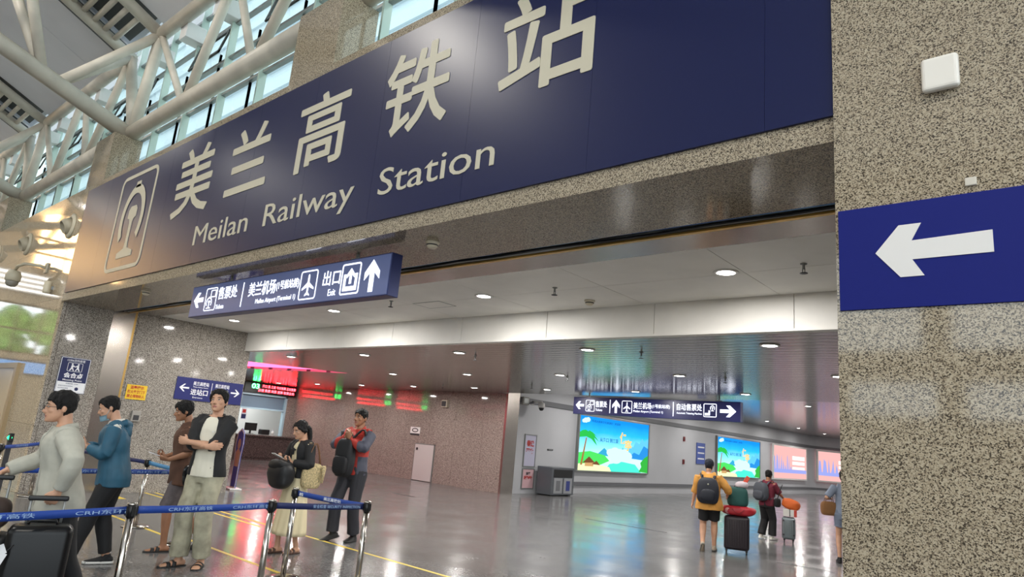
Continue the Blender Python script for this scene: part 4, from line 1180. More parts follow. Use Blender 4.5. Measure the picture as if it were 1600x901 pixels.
class Fig:
    def __init__(s, label, root, ang, h, skin=SKIN, girth=1.0, sh=1.0, waist=1.0, pel=(0, 0), lean=(0, 0), head=(0, 0, 0), headoff=(0, 0),
                 wl=None, wr=None, el=(.6, .5, -.4), er=(-.6, .5, -.4), hl=None, hr=None, curl=(.5, .5), al=(.1, 0, .075), ar=(-.1, 0, .075), fl=(0, 0), fr=(0, 0), vox=.0075, pn=(None, None)):
        S = s.S = h / 1.75; s.vox = vox; s.girth = girth; s.waist = waist; s.skin = skin
        rr = V((root[0], root[1])).normalized(); c = -rr; l = V((-rr.y, rr.x)); a = math.radians(ang)
        f = c * math.cos(a) + l * math.sin(a)
        s.t = thing('person', label, 'person', (root[0], root[1], 0), math.atan2(f.x, -f.y))
        s.pel = V((pel[0], pel[1], 0)); s.lean = V((lean[0], lean[1], 0)); s.sh = sh
        s.hip = [s.cen(.92) + V((x, .01 * S, .92 * S)) for x in (.088 * S, -.088 * S)]
        s.shd = [s.cen(1.41) + V((x * sh, .01 * S, 1.405 * S)) for x in (.178 * S, -.178 * S)]
        s.wr = [V(wl) if wl else s.shd[0] + V((.06, -.04, -.53)) * S, V(wr) if wr else s.shd[1] + V((-.06, -.04, -.53)) * S]
        s.el = [None, None]; s.kn = [None, None]; s.an = [V(al), V(ar)]; s.ft = [fl, fr]
        for i, hint in enumerate((el, er)): s.el[i], s.wr[i] = ik(s.shd[i], s.wr[i], .285 * S, .25 * S, V(hint))
        for i in (0, 1):
            s.kn[i], s.an[i] = ik(s.hip[i], s.an[i], .435 * S, .42 * S, V((.08 * (1 - 2 * i), -1, .1)))
        s.hd = [V(hl).normalized() if hl else (s.wr[0] - s.el[0]).normalized(), V(hr).normalized() if hr else (s.wr[1] - s.el[1]).normalized()]
        s.curl = curl; s.pn = [V(p).normalized() if p else None for p in pn]
        s.neck = s.cen(1.49) + V((0, .014 * S, 1.47 * S))
        yaw, pitch, roll = (math.radians(x) for x in head)
        s.HR = Matrix.Rotation(yaw, 3, 'Z') @ Matrix.Rotation(pitch, 3, 'X') @ Matrix.Rotation(roll, 3, 'Y')
        s.h0 = s.neck + V((headoff[0], headoff[1], .038 * S))
        s.n = 0

    def cen(s, z): return s.pel + s.lean * ((z - .92) / .5) if z > .92 else s.pel

    def H(s, x, y, z): return s.h0 + s.HR @ (V((x, y - .01, z)) * s.S)

    def tsec(s, z, add=0.0, k=1.0, adds=None):
        rx, ry, yc = prof(TORSO, z); S = s.S
        g = s.girth if z < 1.36 else 1 + (s.girth - 1) * .3
        w = s.waist if .98 < z < 1.22 else 1
        sx = s.sh if z > 1.2 else 1
        return (s.cen(z) + V((0, yc * S, z * S)), rx * S * g * w * sx * k + add, ry * S * g * k + add, V((1, 0, 0)), V((0, 1, 0)))

    def arm(s, i, add=0.0, t0=0.0, t1=2.0, k=1.0):
        """points and radii from shoulder (0) over elbow (1) to wrist (2)"""
        S = s.S; A, E, W = s.shd[i], s.el[i], s.wr[i]; P, Rr = [], []
        tab = [(0, .056), (.3, .052), (.7, .044), (1, .040), (1.3, .041), (1.7, .031), (2, .026)]
        ts = [t0 + (t1 - t0) * j / 12 for j in range(13)]
        for t in ts:
            p = A.lerp(E, t) if t <= 1 else E.lerp(W, t - 1)
            if abs(t - 1) < .2:
                q = A.lerp(E, .8).lerp(E.lerp(W, .2), .5); p = p.lerp(q, .25 * (1 - abs(t - 1) / .2))
            P.append(p); Rr.append(prof(tab, t)[0] * S * k + add)
        return P, Rr

    def leg(s, i, add=0.0, t0=0.0, t1=2.0, k=1.0, mins=None):
        S = s.S; A, E, W = s.hip[i], s.kn[i], s.an[i]; P, Rr = [], []
        tab = [(0, .092), (.3, .085), (.7, .064), (1, .055), (1.3, .056), (1.7, .040), (2, .034)]
        for j in range(15):
            t = t0 + (t1 - t0) * j / 14
            P.append(A.lerp(E, t) if t <= 1 else E.lerp(W, t - 1))
            r = prof(tab, t)[0] * S * s.girth * k + add
            if mins: r = max(r, prof(mins, t)[0] * S)
            Rr.append(r)
        return P, Rr

    def foot(s, i):
        yaw, pitch = math.radians(s.ft[i][0]), math.radians(s.ft[i][1])
        d = V((math.sin(yaw), -math.cos(yaw), 0)); side = V((math.cos(yaw), math.sin(yaw), 0)); up = V((0, 0, 1))
        d2 = d * math.cos(pitch) - up * math.sin(pitch); up2 = up * math.cos(pitch) + d * math.sin(pitch)
        return d2, side, up2

    FOOT = [(-.072, -.045, .012, .018), (-.06, -.043, .026, .030), (-.02, -.036, .034, .038), (.04, -.044, .037, .032), (.09, -.054, .043, .023), (.135, -.059, .043, .017), (.165, -.063, .034, .012), (.18, -.066, .014, .006)]

    def body(s):
        bm = bmesh.new(); S = s.S
        ring_loft(bm, [s.tsec(z) for z in (.80, .86, .92, .98, 1.05, 1.12, 1.19, 1.26, 1.33, 1.38, 1.42, 1.45, 1.48)], 20)
        nk = s.h0 + s.HR @ V((0, .02 * S, .06 * S))
        chain(bm, [s.neck + V((0, .0, -.06 * S)), s.neck, s.neck.lerp(nk, .5), nk], [.062 * S, .054 * S, .05 * S, .05 * S])
        for i in (0, 1):
            sx = 1 - 2 * i
            chain(bm, [s.cen(1.4) + V((sx * .08 * S * s.sh, .01 * S, 1.40 * S)), s.cen(1.41) + V((sx * .14 * S * s.sh, .01 * S, 1.412 * S)), s.shd[i]], [.062 * S, .06 * S, .05 * S])
            chain(bm, *s.arm(i))
            chain(bm, *s.leg(i))
            d, sd, up = s.foot(i); A = s.an[i]
            chain(bm, [A + up * .05 * S, A, A - up * .03 * S], [.035 * S, .036 * S, .036 * S])
            secs = [(A + (d * a + up * z) * S, w * S, hh * S, sd, up) for a, z, w, hh in s.FOOT]
            ring_loft(bm, secs, 14)
            for k in range(5):
                b = A + (d * (.15 - .008 * k) + sd * (-(1 - 2 * i)) * (.026 - .0155 * k) + up * -.064) * S
                chain(bm, [b, b + d * (.028 - .003 * k) * S, b + d * (.04 - .004 * k) * S], [(.011 - .001 * k) * S, (.0105 - .001 * k) * S, .005 * S], 8)
        # head: skull, nose, brow, ears, chin
        secs = []
        for z in [x * .234 / 18 for x in range(19)]:
            rx, yf, yb = prof(HEADP, z); secs.append((s.H(0, (yf + yb) / 2, z), rx * S, (yb - yf) / 2 * S, s.HR @ V((1, 0, 0)), s.HR @ V((0, 1, 0))))
        ring_loft(bm, secs, 24)
        chain(bm, [s.H(0, -.092, .125), s.H(0, -.108, .098), s.H(0, -.117, .082), s.H(0, -.106, .072)], [.009 * S, .0115 * S, .0145 * S, .011 * S], 10)
        for sx in (1, -1):
            ellipsoid(bm, s.H(sx * .011, -.103, .078), .0085 * S, .009 * S, .007 * S, 8, 6)
            ellipsoid(bm, s.H(sx * .075, .012, .1), .011 * S, .018 * S, .03 * S, 10, 8, R=s.HR)
            ellipsoid(bm, s.H(sx * .032, -.082, .137), .022 * S, .017 * S, .008 * S, 10, 6, R=s.HR)
            ellipsoid(bm, s.H(sx * .043, -.07, .088), .02 * S, .02 * S, .018 * S, 10, 6, R=s.HR)
        ellipsoid(bm, s.H(0, -.094, .047), .021 * S, .013 * S, .011 * S, 10, 6, R=s.HR)
        ellipsoid(bm, s.H(0, -.09, .014), .02 * S, .016 * S, .014 * S, 10, 6, R=s.HR)
        o = remesh('body', bm, [s.skin, LIP, EYEW, IRIS, HAIR], s.t, s.vox, 2)
        me = o.data
        inv = s.HR.transposed()
        for p in me.polygons:
            q = inv @ (p.center - s.h0) / S; q.y += .01
            if abs(q.x) < .024 - abs(q.z - .046) * 1.2 and .038 < q.z < .055 and q.y < -.085: p.material_index = 1
        bm = bmesh.new(); bm.from_mesh(me)
        for sx in (1, -1):
            ellipsoid(bm, s.H(sx * .032, -.0885, .117), .0135 * S, .009 * S, .0055 * S, 12, 8, 2, s.HR)
            ellipsoid(bm, s.H(sx * .032, -.0945, .1165), .0062 * S, .0042 * S, .0056 * S, 10, 6, 3, s.HR)
            chain(bm, [s.H(sx * .047, -.083, .119), s.H(sx * .032, -.0965, .1238), s.H(sx * .018, -.093, .117)], [.001 * S, .0022 * S, .001 * S], 6, mi=3)
            chain(bm, [s.H(sx * .052, -.084, .137), s.H(sx * .036, -.098, .1425), s.H(sx * .018, -.1005, .138)], [.0015 * S, .0036 * S, .003 * S], 8, mi=4)
        bm.to_mesh(me); bm.free()
        for p in me.polygons: p.use_smooth = True
        return o

    def handframe(s, i):
        d = s.hd[i]; n = s.pn[i]
        if n is None:
            n = V((-(1 - 2 * i), 0, 0)) if abs(d.x) < .7 else V((0, 0, -1))
        n = (n - d * n.dot(d)).normalized()
        side = d.cross(n)
        if side.dot(V((0, -1, .6))) < 0: side = -side
        return d, n, side

    # ---- clothing
    def top(s, name, m, add=.016, z0=.86, sleeve=(0, 1.9), z1=1.475, hem=0.0, amp=.006, sadd=None, label=None, flare=0.0, vox=.010):
        bm = bmesh.new(); S = s.S
        zs = [z0 + (z1 - z0) * k / 14 for k in range(15)]
        secs = []
        for z in zs:
            f = max(0, (1.15 - z) / .3)
            c, rx, ry, xa, ya = s.tsec(max(z, .84), add * (1 if z < 1.42 else .55) + flare * f)
            c = V((c.x, c.y, z * S)); secs.append((c, rx, ry, xa, ya))
        ring_loft(bm, secs, 22)
        sa = add if sadd is None else sadd
        for i in (0, 1):
            sx = 1 - 2 * i
            chain(bm, [s.cen(1.4) + V((sx * .08 * S * s.sh, .01 * S, 1.40 * S)), s.cen(1.41) + V((sx * .14 * S * s.sh, .01 * S, 1.41 * S)), s.shd[i]], [.064 * S + sa, .06 * S + sa, .052 * S + sa])
            if sleeve[1] > 0:
                P, R = s.arm(i, sa, 0, sleeve[1])
                R = [r + sa * .25 * math.sin(7 * k) * (1 if k > 4 else 0) * .3 for k, r in enumerate(R)]
                chain(bm, P, R)
        o = remesh(name, bm, m, s.t, vox, 3, amp, 8, (1, 1, .7), sum(map(ord, name)) % 17)
        if label: o['label'] = label
        return o

    def jacket(s, name, m, add=.024, z0=.86, gap=38, sleeve=1.9, amp=.006, z1=1.47, flare=.0, sadd=None, label=None, tilt=0):
        """open-fronted shell: the torso wrap leaves a gap of gap degrees each side of the front"""
        bm = bmesh.new(); S = s.S; N = 30
        zs = [z0 + (z1 - z0) * k / 16 for k in range(17)]
        outer, inner = [], []
        for z in zs:
            f = max(0, (1.15 - z) / .3)
            c, rx, ry, xa, ya = s.tsec(max(z, .84), add * (1 if z < 1.42 else .6) + flare * f)
            c = V((c.x, c.y, z * S)); ro, ri = [], []
            g = math.radians(gap * (1 - .5 * max(0, (z - 1.1) / .35)))
            for k in range(N + 1):
                a = -PI / 2 + math.radians(tilt) + g + (2 * PI - 2 * g) * k / N
                ro.append(bm.verts.new(c + xa * (rx * math.cos(a)) + ya * (ry * math.sin(a))))
                ri.append(bm.verts.new(c + xa * ((rx - .02) * math.cos(a)) + ya * ((ry - .02) * math.sin(a))))
            outer.append(ro + ri[::-1])
        skin(bm, outer, True)
        sa = add * .8 if sadd is None else sadd
        for i in (0, 1):
            sx = 1 - 2 * i
            chain(bm, [s.cen(1.4) + V((sx * .1 * S * s.sh, .015 * S, 1.41 * S)), s.cen(1.41) + V((sx * .14 * S * s.sh, .01 * S, 1.412 * S)), s.shd[i]], [.056 * S + sa, .058 * S + sa, .052 * S + sa])
            chain(bm, *s.arm(i, sa, 0, sleeve))
        o = remesh(name, bm, m, s.t, .0085, 2, amp, 8, (1, 1, .7), sum(map(ord, name)) % 13)
        if label: o['label'] = label
        return o

    def trousers(s, name, m, add=.012, t1=1.93, mins=None, z1=1.0, amp=.006, label=None, k=1.0):
        bm = bmesh.new()
        ring_loft(bm, [s.tsec(z, add) for z in (.80, .84, .88, .92, .96, z1)], 20)
        for i in (0, 1): chain(bm, *s.leg(i, add, .02, t1, k, mins), ref=V((1, 0, 0)))
        o = remesh(name, bm, m, s.t, .0095, 3, amp, 9, (1, 1, .5), sum(map(ord, name)) % 11)
        if label: o['label'] = label
        return o

    def shoes(s, m, sole, name='shoe', high=0.0):
        S = s.S
        for i in (0, 1):
            d, sd, up = s.foot(i); A = s.an[i]; bm = bmesh.new()
            chain(bm, [A + up * (.02 + high) * S - d * .01 * S, A - d * .01 * S, A - up * .03 * S], [.042 * S, .044 * S, .042 * S])
            ring_loft(bm, [(A + (d * (a * 1.09) + up * z) * S, (w + .007) * S, (hh + .007) * S, sd, up) for a, z, w, hh in s.FOOT], 14)
            o = remesh(name, bm, m, s.t, .007, 2)
            bm = bmesh.new(); rg = []
            for zz in (-.0755, -.052):
                rg.append([bm.verts.new(A + (d * x + sd * y + up * zz) * S) for x, y in s.soleline(.012)])
            skin(bm, rg); obj('sole', bm, sole, o)

    def soleline(s, g):
        P = [(-.085, 0), (-.075, -.025), (-.04, -.036), (.03, -.038), (.09, -.047), (.14, -.047), (.18, -.034), (.2, -.008)]
        pts = [(x + (g if x > 0 else -g) * .3, y - g * .2) for x, y in P]
        return pts + [(x, -y) for x, y in pts[::-1] if abs(y) > .001]

    def sandals(s, m, name='sandal'):
        S = s.S
        for i in (0, 1):
            d, sd, up = s.foot(i); A = s.an[i]; bm = bmesh.new(); rg = []
            for zz in (-.082, -.064): rg.append([bm.verts.new(A + (d * x + sd * y + up * zz) * S) for x, y in s.soleline(.004)])
            skin(bm, rg); o = obj(name, bm, m, s.t)
            for x in (.06, .115):
                bm = bmesh.new(); L = []
                for k in range(9):
                    a = PI * k / 8; L.append(A + (d * (x - .012 * math.sin(a)) + sd * (.05 * math.cos(a)) + up * (-.066 + (.05 if x < .1 else .036) * math.sin(a))) * S)
                for w in (0,):
                    ra = [bm.verts.new(p - d * .02 * S) for p in L]; rb = [bm.verts.new(p + d * .02 * S) for p in L]
                    ia = [bm.verts.new(p - d * .02 * S - up * .004) for p in L]; ib = [bm.verts.new(p + d * .02 * S - up * .004) for p in L]
                    for k in range(8):
                        for q in ((ra[k], ra[k + 1], rb[k + 1], rb[k]), (ia[k], ib[k], ib[k + 1], ia[k + 1]), (ra[k], ia[k], ia[k + 1], ra[k + 1]), (rb[k], rb[k + 1], ib[k + 1], ib[k])): bm.faces.new(q)
                obj('strap', bm, m, o, True)

    def hair(s, front=.178, temple=.13, side=.105, back=.03, thick=.014, top=.016, amp=.006, name='hair', m=None, extra=None, locks=0):
        """cap of hair with its own hairline height per direction"""
        bm = bmesh.new(); S = s.S; N, Mz = 40, 12
        outer, inner = [], []
        def zb(a):
            f = abs(a)                       # 0 = face, pi = nape
            for (x0, z0), (x1, z1) in zip(((0, front), (.55, front - .004), (1.0, temple), (1.35, side), (1.75, side - .012), (2.2, back + .01), (PI, back)), ((.55, front - .004), (1.0, temple), (1.35, side), (1.75, side - .012), (2.2, back + .01), (PI, back), (9, back))):
                if f <= x1: return z0 + (z1 - z0) * (f - x0) / (x1 - x0)
        for j in range(Mz + 1):
            ro, ri = [], []
            for k in range(N):
                a = -PI + 2 * PI * k / N; b = zb(a); z = b + (.233 - b) * (j / Mz) ** .85
                rx, yf, yb = prof(HEADP, z); yc, ry = (yf + yb) / 2, (yb - yf) / 2
                x, y = math.sin(a), -math.cos(a)
                th = thick * (1 if j else .5) * (.75 + .4 * noise.noise(V((x * 5, y * 5, z * 40))))
                g = top * (j / Mz) ** 1.5
                ro.append(bm.verts.new(s.H(x * (rx + th), yc + y * (ry + th), z + g)))
                ri.append(bm.verts.new(s.H(x * (rx - .01), yc + y * (ry - .01), z - (.012 if j == Mz else 0))))
            outer.append(ro); inner.append(ri)
        skin(bm, inner[::-1] + outer, True)
        rr = random.Random(int(front * 1000) + int(S * 100))
        for k in range(locks):
            a = rr.uniform(-1.45, 1.45); b = zb(a) - rr.uniform(-.004, .022); P = []
            for q in range(5):
                z = .222 + (b - .222) * q / 4; rx, yf, yb = prof(HEADP, z); aa = a + rr.uniform(-.05, .05) + .12 * q * (.3 if a > 0 else -.2); th = thick * .8
                P.append(s.H(math.sin(aa) * (rx + th), (yf + yb) / 2 - math.cos(aa) * ((yb - yf) / 2 + th), z + top * .4 * (1 - q / 4)))
            chain(bm, P, [.012 * S, .012 * S, .011 * S, .009 * S, .004 * S], 8)
        if extra: extra(s, bm)
        o = remesh(name, bm, m or HAIR, s.t, .006, 1, amp, 45, (1, 1, .6), 3)
        return o

    def collar(s, name, m, add=.02, h=.05, open_=.5, lean=.012):
        bm = bmesh.new(); S = s.S; N = 26; c0 = s.neck + V((0, .004, -.012 * S)); R = []
        for k in range(N + 1):
            a = -PI / 2 + open_ + (2 * PI - 2 * open_) * k / N
            dr = V((math.cos(a), math.sin(a), 0)); r = .055 * S + add
            drop = -.03 * S * max(0, -math.sin(a))
            hh = h * S * (.75 + .25 * math.sin(a))
            p = c0 + dr * r + V((0, 0, drop))
            R.append([bm.verts.new(p), bm.verts.new(p + V((0, 0, hh)) + dr * -lean * .3), bm.verts.new(p + V((0, 0, hh * .98)) + dr * .007), bm.verts.new(p + dr * (lean + .01) + V((0, 0, hh * .1))), ])
        skin(bm, R); return obj(name, bm, m, s.t, True)


def handmesh(s, i, bm=None):
    """palm, four bent fingers of different lengths and a thumb from the side of the palm"""
    S = s.S * 1.02; W = s.wr[i]; d, n, side = s.handframe(i); c = s.curl[i]
    ring_loft(bm, [(W - d * .02 * S, .026 * S, .021 * S, side, n), (W + d * .015 * S, .03 * S, .019 * S, side, n), (W + d * .05 * S, .04 * S, .016 * S, side, n), (W + d * .085 * S, .041 * S, .014 * S, side, n), (W + d * .1 * S, .034 * S, .01 * S, side, n)], 12)
    for k, (o, L) in enumerate(((.029, .07), (.0105, .079), (-.0085, .072), (-.0265, .057))):
        p = W + (d * (.088 - abs(o) * .25) + side * o) * S; P, R = [p], [.0092 * S]
        ang = 0
        for j, fr in enumerate((.45, .32, .25)):
            ang += c * (.7 + .55 * j) * (1 + .08 * k)
            p = p + (d * math.cos(ang) + n * math.sin(ang) + side * o * .9 * (1 - min(1, c))) * L * fr * S
            P.append(p); R.append((.0088, .008, .0062)[j] * S)
        chain(bm, P, R, 8)
    b = W + (d * .03 + side * .028 + n * .006) * S
    q = b + (d * .03 + side * .024 + n * .012) * S
    r = q + (d * (.03 - .012 * c) + side * (.006 - .016 * c) + n * (.008 + .02 * c)) * S
    chain(bm, [b, q, r], [.0125 * S, .0105 * S, .0075 * S], 9)


_old_body = Fig.body


def body_full(s):
    """body plus hands as one mesh (the hands fused at a finer grain so the fingers stay apart)"""
    o = _old_body(s)
    bmh = bmesh.new()
    for i in (0, 1): handmesh(s, i, bmh)
    h = remesh('hands', bmh, s.skin, None, .0042 if s.vox < .009 else .005, 2)
    bm = bmesh.new(); bm.from_mesh(o.data); bm.from_mesh(h.data); bm.to_mesh(o.data); bm.free()
    me = h.data; bpy.data.objects.remove(h); bpy.data.meshes.remove(me)
    for p in o.data.polygons: p.use_smooth = True
    return o


Fig.body = body_full


def phone(label, fig, p, d, n, case=None):
    """a phone held in a hand: its own thing, placed in world space at the figure's local point p"""
    W = fig.t.matrix_basis
    rz = fig.t.rotation_euler.z; Rz = Matrix.Rotation(rz, 3, 'Z'); w = V(fig.t.location) + Rz @ V(p)
    t = thing('mobile_phone', label, 'phone', w)
    d = (Rz @ V(d)).normalized(); n = Rz @ V(n); n = (n - d * n.dot(d)).normalized(); x = d.cross(n)
    Mx = Matrix((x, d, n)).transposed().to_4x4()
    bm = bmesh.new(); add_box(bm, -.036, .036, -.074, .074, -.004, .004, bev=.003, mtx=Mx); obj('case', bm, case or mat('pale phone case', (214, 214, 220), .35), t)
    bm = bmesh.new(); add_box(bm, -.033, .033, -.07, .07, .004, .0046, mtx=Mx); obj('screen', bm, mat('phone screen', (30, 34, 40), .1), t)
    return t


def world(fig, p): return V(fig.t.location) + Matrix.Rotation(fig.t.rotation_euler.z, 3, 'Z') @ V(p)


def softbag(bm, w, d, h, n=24, m=14, sq=.55, puff=.0, seed=0, amp=.012, taper=0.0):
    """soft squarish bag resting on z=0"""
    rings = []
    for j in range(m + 1):
        v = j / m; a = -PI / 2 + PI * v
        ca = abs(math.cos(a)) ** sq; z = h / 2 + h / 2 * (1 if math.sin(a) > 0 else -1) * abs(math.sin(a)) ** .75
        ring = []
        for k in range(n):
            b = 2 * PI * k / n; cb, sb = math.cos(b), math.sin(b)
            x = w / 2 * ca * (1 if cb > 0 else -1) * abs(cb) ** .6 * (1 - taper * v); y = d / 2 * ca * (1 if sb > 0 else -1) * abs(sb) ** .6 * (1 - taper * v)
            q = noise.noise(V((x * 9 + seed, y * 9, z * 7)))
            ring.append(bm.verts.new((x * (1 + amp * 6 * q), y * (1 + amp * 6 * q), z)))
        rings.append(ring)
    skin(bm, rings)


def strap(name, pts, w, th, m, parent, nrm=None):
    """flat webbing strap along points"""
    bm = bmesh.new(); P = [V(p) for p in pts]; rings = []
    for i, p in enumerate(P):
        t = (P[min(i + 1, len(P) - 1)] - P[max(i - 1, 0)]).normalized()
        x = V(nrm or (1, 0, 0)); x = (x - t * x.dot(t)); x = x.normalized() if x.length > .01 else t.orthogonal().normalized(); y = t.cross(x)
        rings.append([bm.verts.new(p + x * a + y * b) for a, b in ((-w / 2, -th / 2), (w / 2, -th / 2), (w / 2, th / 2), (-w / 2, th / 2))])
    skin(bm, rings); return obj(name, bm, m, parent)


def arcpts(a, b, sag, n=9):
    a, b = V(a), V(b); return [a.lerp(b, k / n) + V(sag) * math.sin(PI * k / n) for k in range(n + 1)]

# ------------------------------------------------------------------ barrier posts and belts
BELT = mat('blue webbing belt', (28, 66, 150), .55)
BELT_N = mat('navy webbing belt', (22, 34, 84), .55)
BELT_L = mat('light blue webbing belt', (70, 140, 190), .55)
BELT_T = mat('belt print', (150, 178, 214), .6)
BELT_W = mat('belt white print', (225, 230, 236), .6)
CHROME = mat('polished steel post', (190, 184, 176), .14, 1)


def post(label, x, y):
    t = thing('barrier_post', label, 'barrier post', (x, y, 0), 0, 'belt barrier posts')
    bm = bmesh.new(); add_lathe(bm, [(.001, .002), (.165, .002), (.17, .012), (.165, .02), (.1, .034), (.045, .044), (.001, .046)], n=32); obj('base', bm, CHROME, t, True)
    bm = bmesh.new(); add_lathe(bm, [(.001, .04), (.027, .04), (.027, .79), (.001, .79)], n=20); obj('pole', bm, CHROME, t, True)
    bm = bmesh.new(); add_lathe(bm, [(.001, .785), (.031, .785), (.031, .868), (.001, .868)], n=20)
    for q in range(4): add_box(bm, -.012, .012, .028, .04, .795, .86, mtx=Matrix.Rotation(PI / 2 * q, 4, 'Z'))
    obj('belt_head', bm, BLACK, t, False)
    bm = bmesh.new(); add_lathe(bm, [(.001, .866), (.033, .866), (.034, .874), (.03, .882), (.001, .884)], n=20); obj('top_cap', bm, CHROME, t, True)
    return t


def belt(t, to, m, txt, tm, spots, label, z=.832):
    a = V((0, 0, z)); b = V((to[0] - t.location.x, to[1] - t.location.y, z)); d = (b - a); L = d.length; d.normalize()
    a += d * .034; b -= d * .034; n = V((-d.y, d.x, 0)); P = [a.lerp(b, k / 10) - V((0, 0, .006 * math.sin(PI * k / 10))) for k in range(11)]
    bm = bmesh.new(); rings = []
    for p in P: rings.append([bm.verts.new(p + n * s * .0012 + V((0, 0, zz))) for s, zz in ((-1, -.026), (1, -.026), (1, .026), (-1, .026))])
    skin(bm, rings); o = obj('belt', bm, m, t); o['label'] = label
    # lettering on the side that faces +X
    u = d if d.y > 0 else -d; st = a if d.y > 0 else b
    R = Matrix.Rotation(math.atan2(u.y, u.x), 4, 'Z'); R.translation = V((st.x, st.y, z - .004))
    for x0, w in spots:
        bm = bmesh.new(); add_text(bm, txt, x0, x0 + w, -.015, .015, -.0022, .0008, .004)
        bm.transform(R); obj('belt_lettering', bm, tm, o)


P1, P2, P3, P4, PB, PM, PL, PE = (-5.26, 2.08), (-5.39, 3.26), (-6.32, 4.07), (-5.23, 4.15), (-9.78, 3.95), (-8.42, 3.9), (-13.1, 3.58), (-11.7, 2.72)
a = post('steel barrier post beside the black suitcase, between the blue belts', *P1)
belt(a, (-4.85, .2), BELT, 'CRH东环高铁', BELT_T, ((.75, .5), (1.5, .5)), 'blue belt with pale lettering')
belt(a, P2, BELT, 'CRH东环高铁', BELT_T, ((.24, .36), (.78, .36)), 'blue belt with pale lettering')
a = post('steel barrier post in front of the woman\'s black bag, at the belt corner', *P2)
belt(a, P4, BELT_N, '安全检查 SECURITY INSPECTION', BELT_T, ((.34, .46),), 'navy belt with faint lettering')
a = post('steel barrier post standing right before the woman\'s cream skirt', *P3)
belt(a, P4, BELT, '美兰高铁站', BELT_W, (), 'blue belt with white lettering')
R3 = bpy.data.objects[a.name]
bm = bmesh.new()
d = (V(P4) - V(P3)); L = d.length; ang = math.atan2(d.y, d.x)
for x0, w in ((.42 * L, .26), (.06 * L, .07)):
    add_text(bm, '美兰高铁站' if w > .1 else '检', x0, x0 + w, -.017, .017, -.003, .0008, .02)
R = Matrix.Rotation(ang, 4, 'Z'); R.translation = V((0, 0, .828)); bm.transform(R)
obj('belt_lettering', bm, BELT_W, [c for c in a.children if c.name.startswith('belt') and not c.name.startswith('belt_')][0])
a = post('steel barrier post before the dark trousers of the man in red', *P4)
a = post('steel barrier post behind the man in the teal jacket, base fully visible', *PB)
belt(a, PM, BELT_L, 'CRH东环高铁', BELT_W, ((.5, .5),), 'light blue belt')
belt(a, PL, BELT_N, '安全检查', BELT_W, ((.3, .3),), 'navy belt with white lettering')
a = post('steel barrier post half hidden behind the man in the black jacket', *PM)
belt(a, (-8.15, .9), BELT, 'CRH东环高铁', BELT_T, ((.7, .5), (1.6, .5), (2.3, .5)), 'blue belt with pale lettering')
a = post('steel barrier post by the granite jamb below the meeting point sign', *PL)
belt(a, PE, BELT, 'CRH东环高铁', BELT_T, ((.5, .5),), 'blue belt with pale lettering')
a = post('steel barrier post at the photo\'s left edge before the facade door', *PE)
t = thing('gate_light', 'small glowing green arrow light on a dark stand before the facade door', 'signal light', (-12.6, 3.02, 0))
obj('stand', B((-.03, .03, -.03, .03, 0, .86), (-.12, .12, -.12, .12, 0, .02)), DARK, t); obj('housing', B((-.05, .05, -.03, .03, .86, .99), bev=.01), BLACK, t)
bm = bmesh.new(); add_poly(bm, place(ARROW_L, -.04, .04, .89, .96), -.034); bmesh.ops.rotate(bm, verts=bm.verts, matrix=Matrix.Rotation(.75, 3, 'Z')); obj('lit_arrow', bm, glow('green arrow', (40, 255, 140), 4), t)

# ------------------------------------------------------------------ the nine people
WHITE_T = mat('white cotton', (222, 218, 208), .8)
BLACK_T = mat('black cloth', (22, 22, 25), .75)
RUBBER = mat('black rubber', (26, 25, 25), .6)
SOLEW = mat('white rubber sole', (222, 220, 216), .6)

# 1 man with glasses, pale grey jacket, two suitcases
f = Fig('man in glasses and pale grey jacket pulling a black suitcase', (-5.645, 1.72), 85, 1.62, pel=(0, .0), lean=(0, -.06), head=(0, 4, 0), headoff=(0, -.03), girth=1.05,
        wl=(.27, -.03, .955), wr=(-.3, -.33, 1.02), el=(.9, .3, 0), er=(-.5, .6, 0), hl=(0, -.35, -1), hr=(.1, -.75, -.55), curl=(1.0, .9), al=(.1, .28, .11), ar=(-.1, -.25, .075), fl=(5, 30), pn=((-1, -.2, 0), (.3, -.3, -1)))
f.body()
f.trousers('trousers', BLACK_T, .016)
f.top('t_shirt', DARK, .008, sleeve=(0, .5))
f.jacket('jacket', mat('pale grey jacket cloth', (176, 174, 162), .85, vary=(12, .04)), .034, .83, 26, 1.95, .009, flare=.03, sadd=.026)
f.collar('jacket_collar', mat('pale grey jacket cloth', (176, 174, 162), .85), .014, .055, .75)
f.shoes(BLACK_T, SOLEW)
f.hair(front=.172, temple=.14, side=.1, back=.035, thick=.012, locks=14)
bm = bmesh.new()
for sx in (1, -1):
    c = [f.H(sx * .034 + .022 * math.cos(k * PI / 8), -.116, .114 + .016 * math.sin(k * PI / 8)) for k in range(17)]
    add_tube(bm, c, .0016, 6, False); add_tube(bm, [f.H(sx * .056, -.114, .118), f.H(sx * .074, -.06, .117), f.H(sx * .077, .01, .112)], .0016, 6)
add_tube(bm, [f.H(-.012, -.117, .116), f.H(0, -.119, .119), f.H(.012, -.117, .116)], .0016, 6)
obj('glasses', bm, mat('dark glasses frame', (40, 38, 40), .3), f.t)
man1 = f

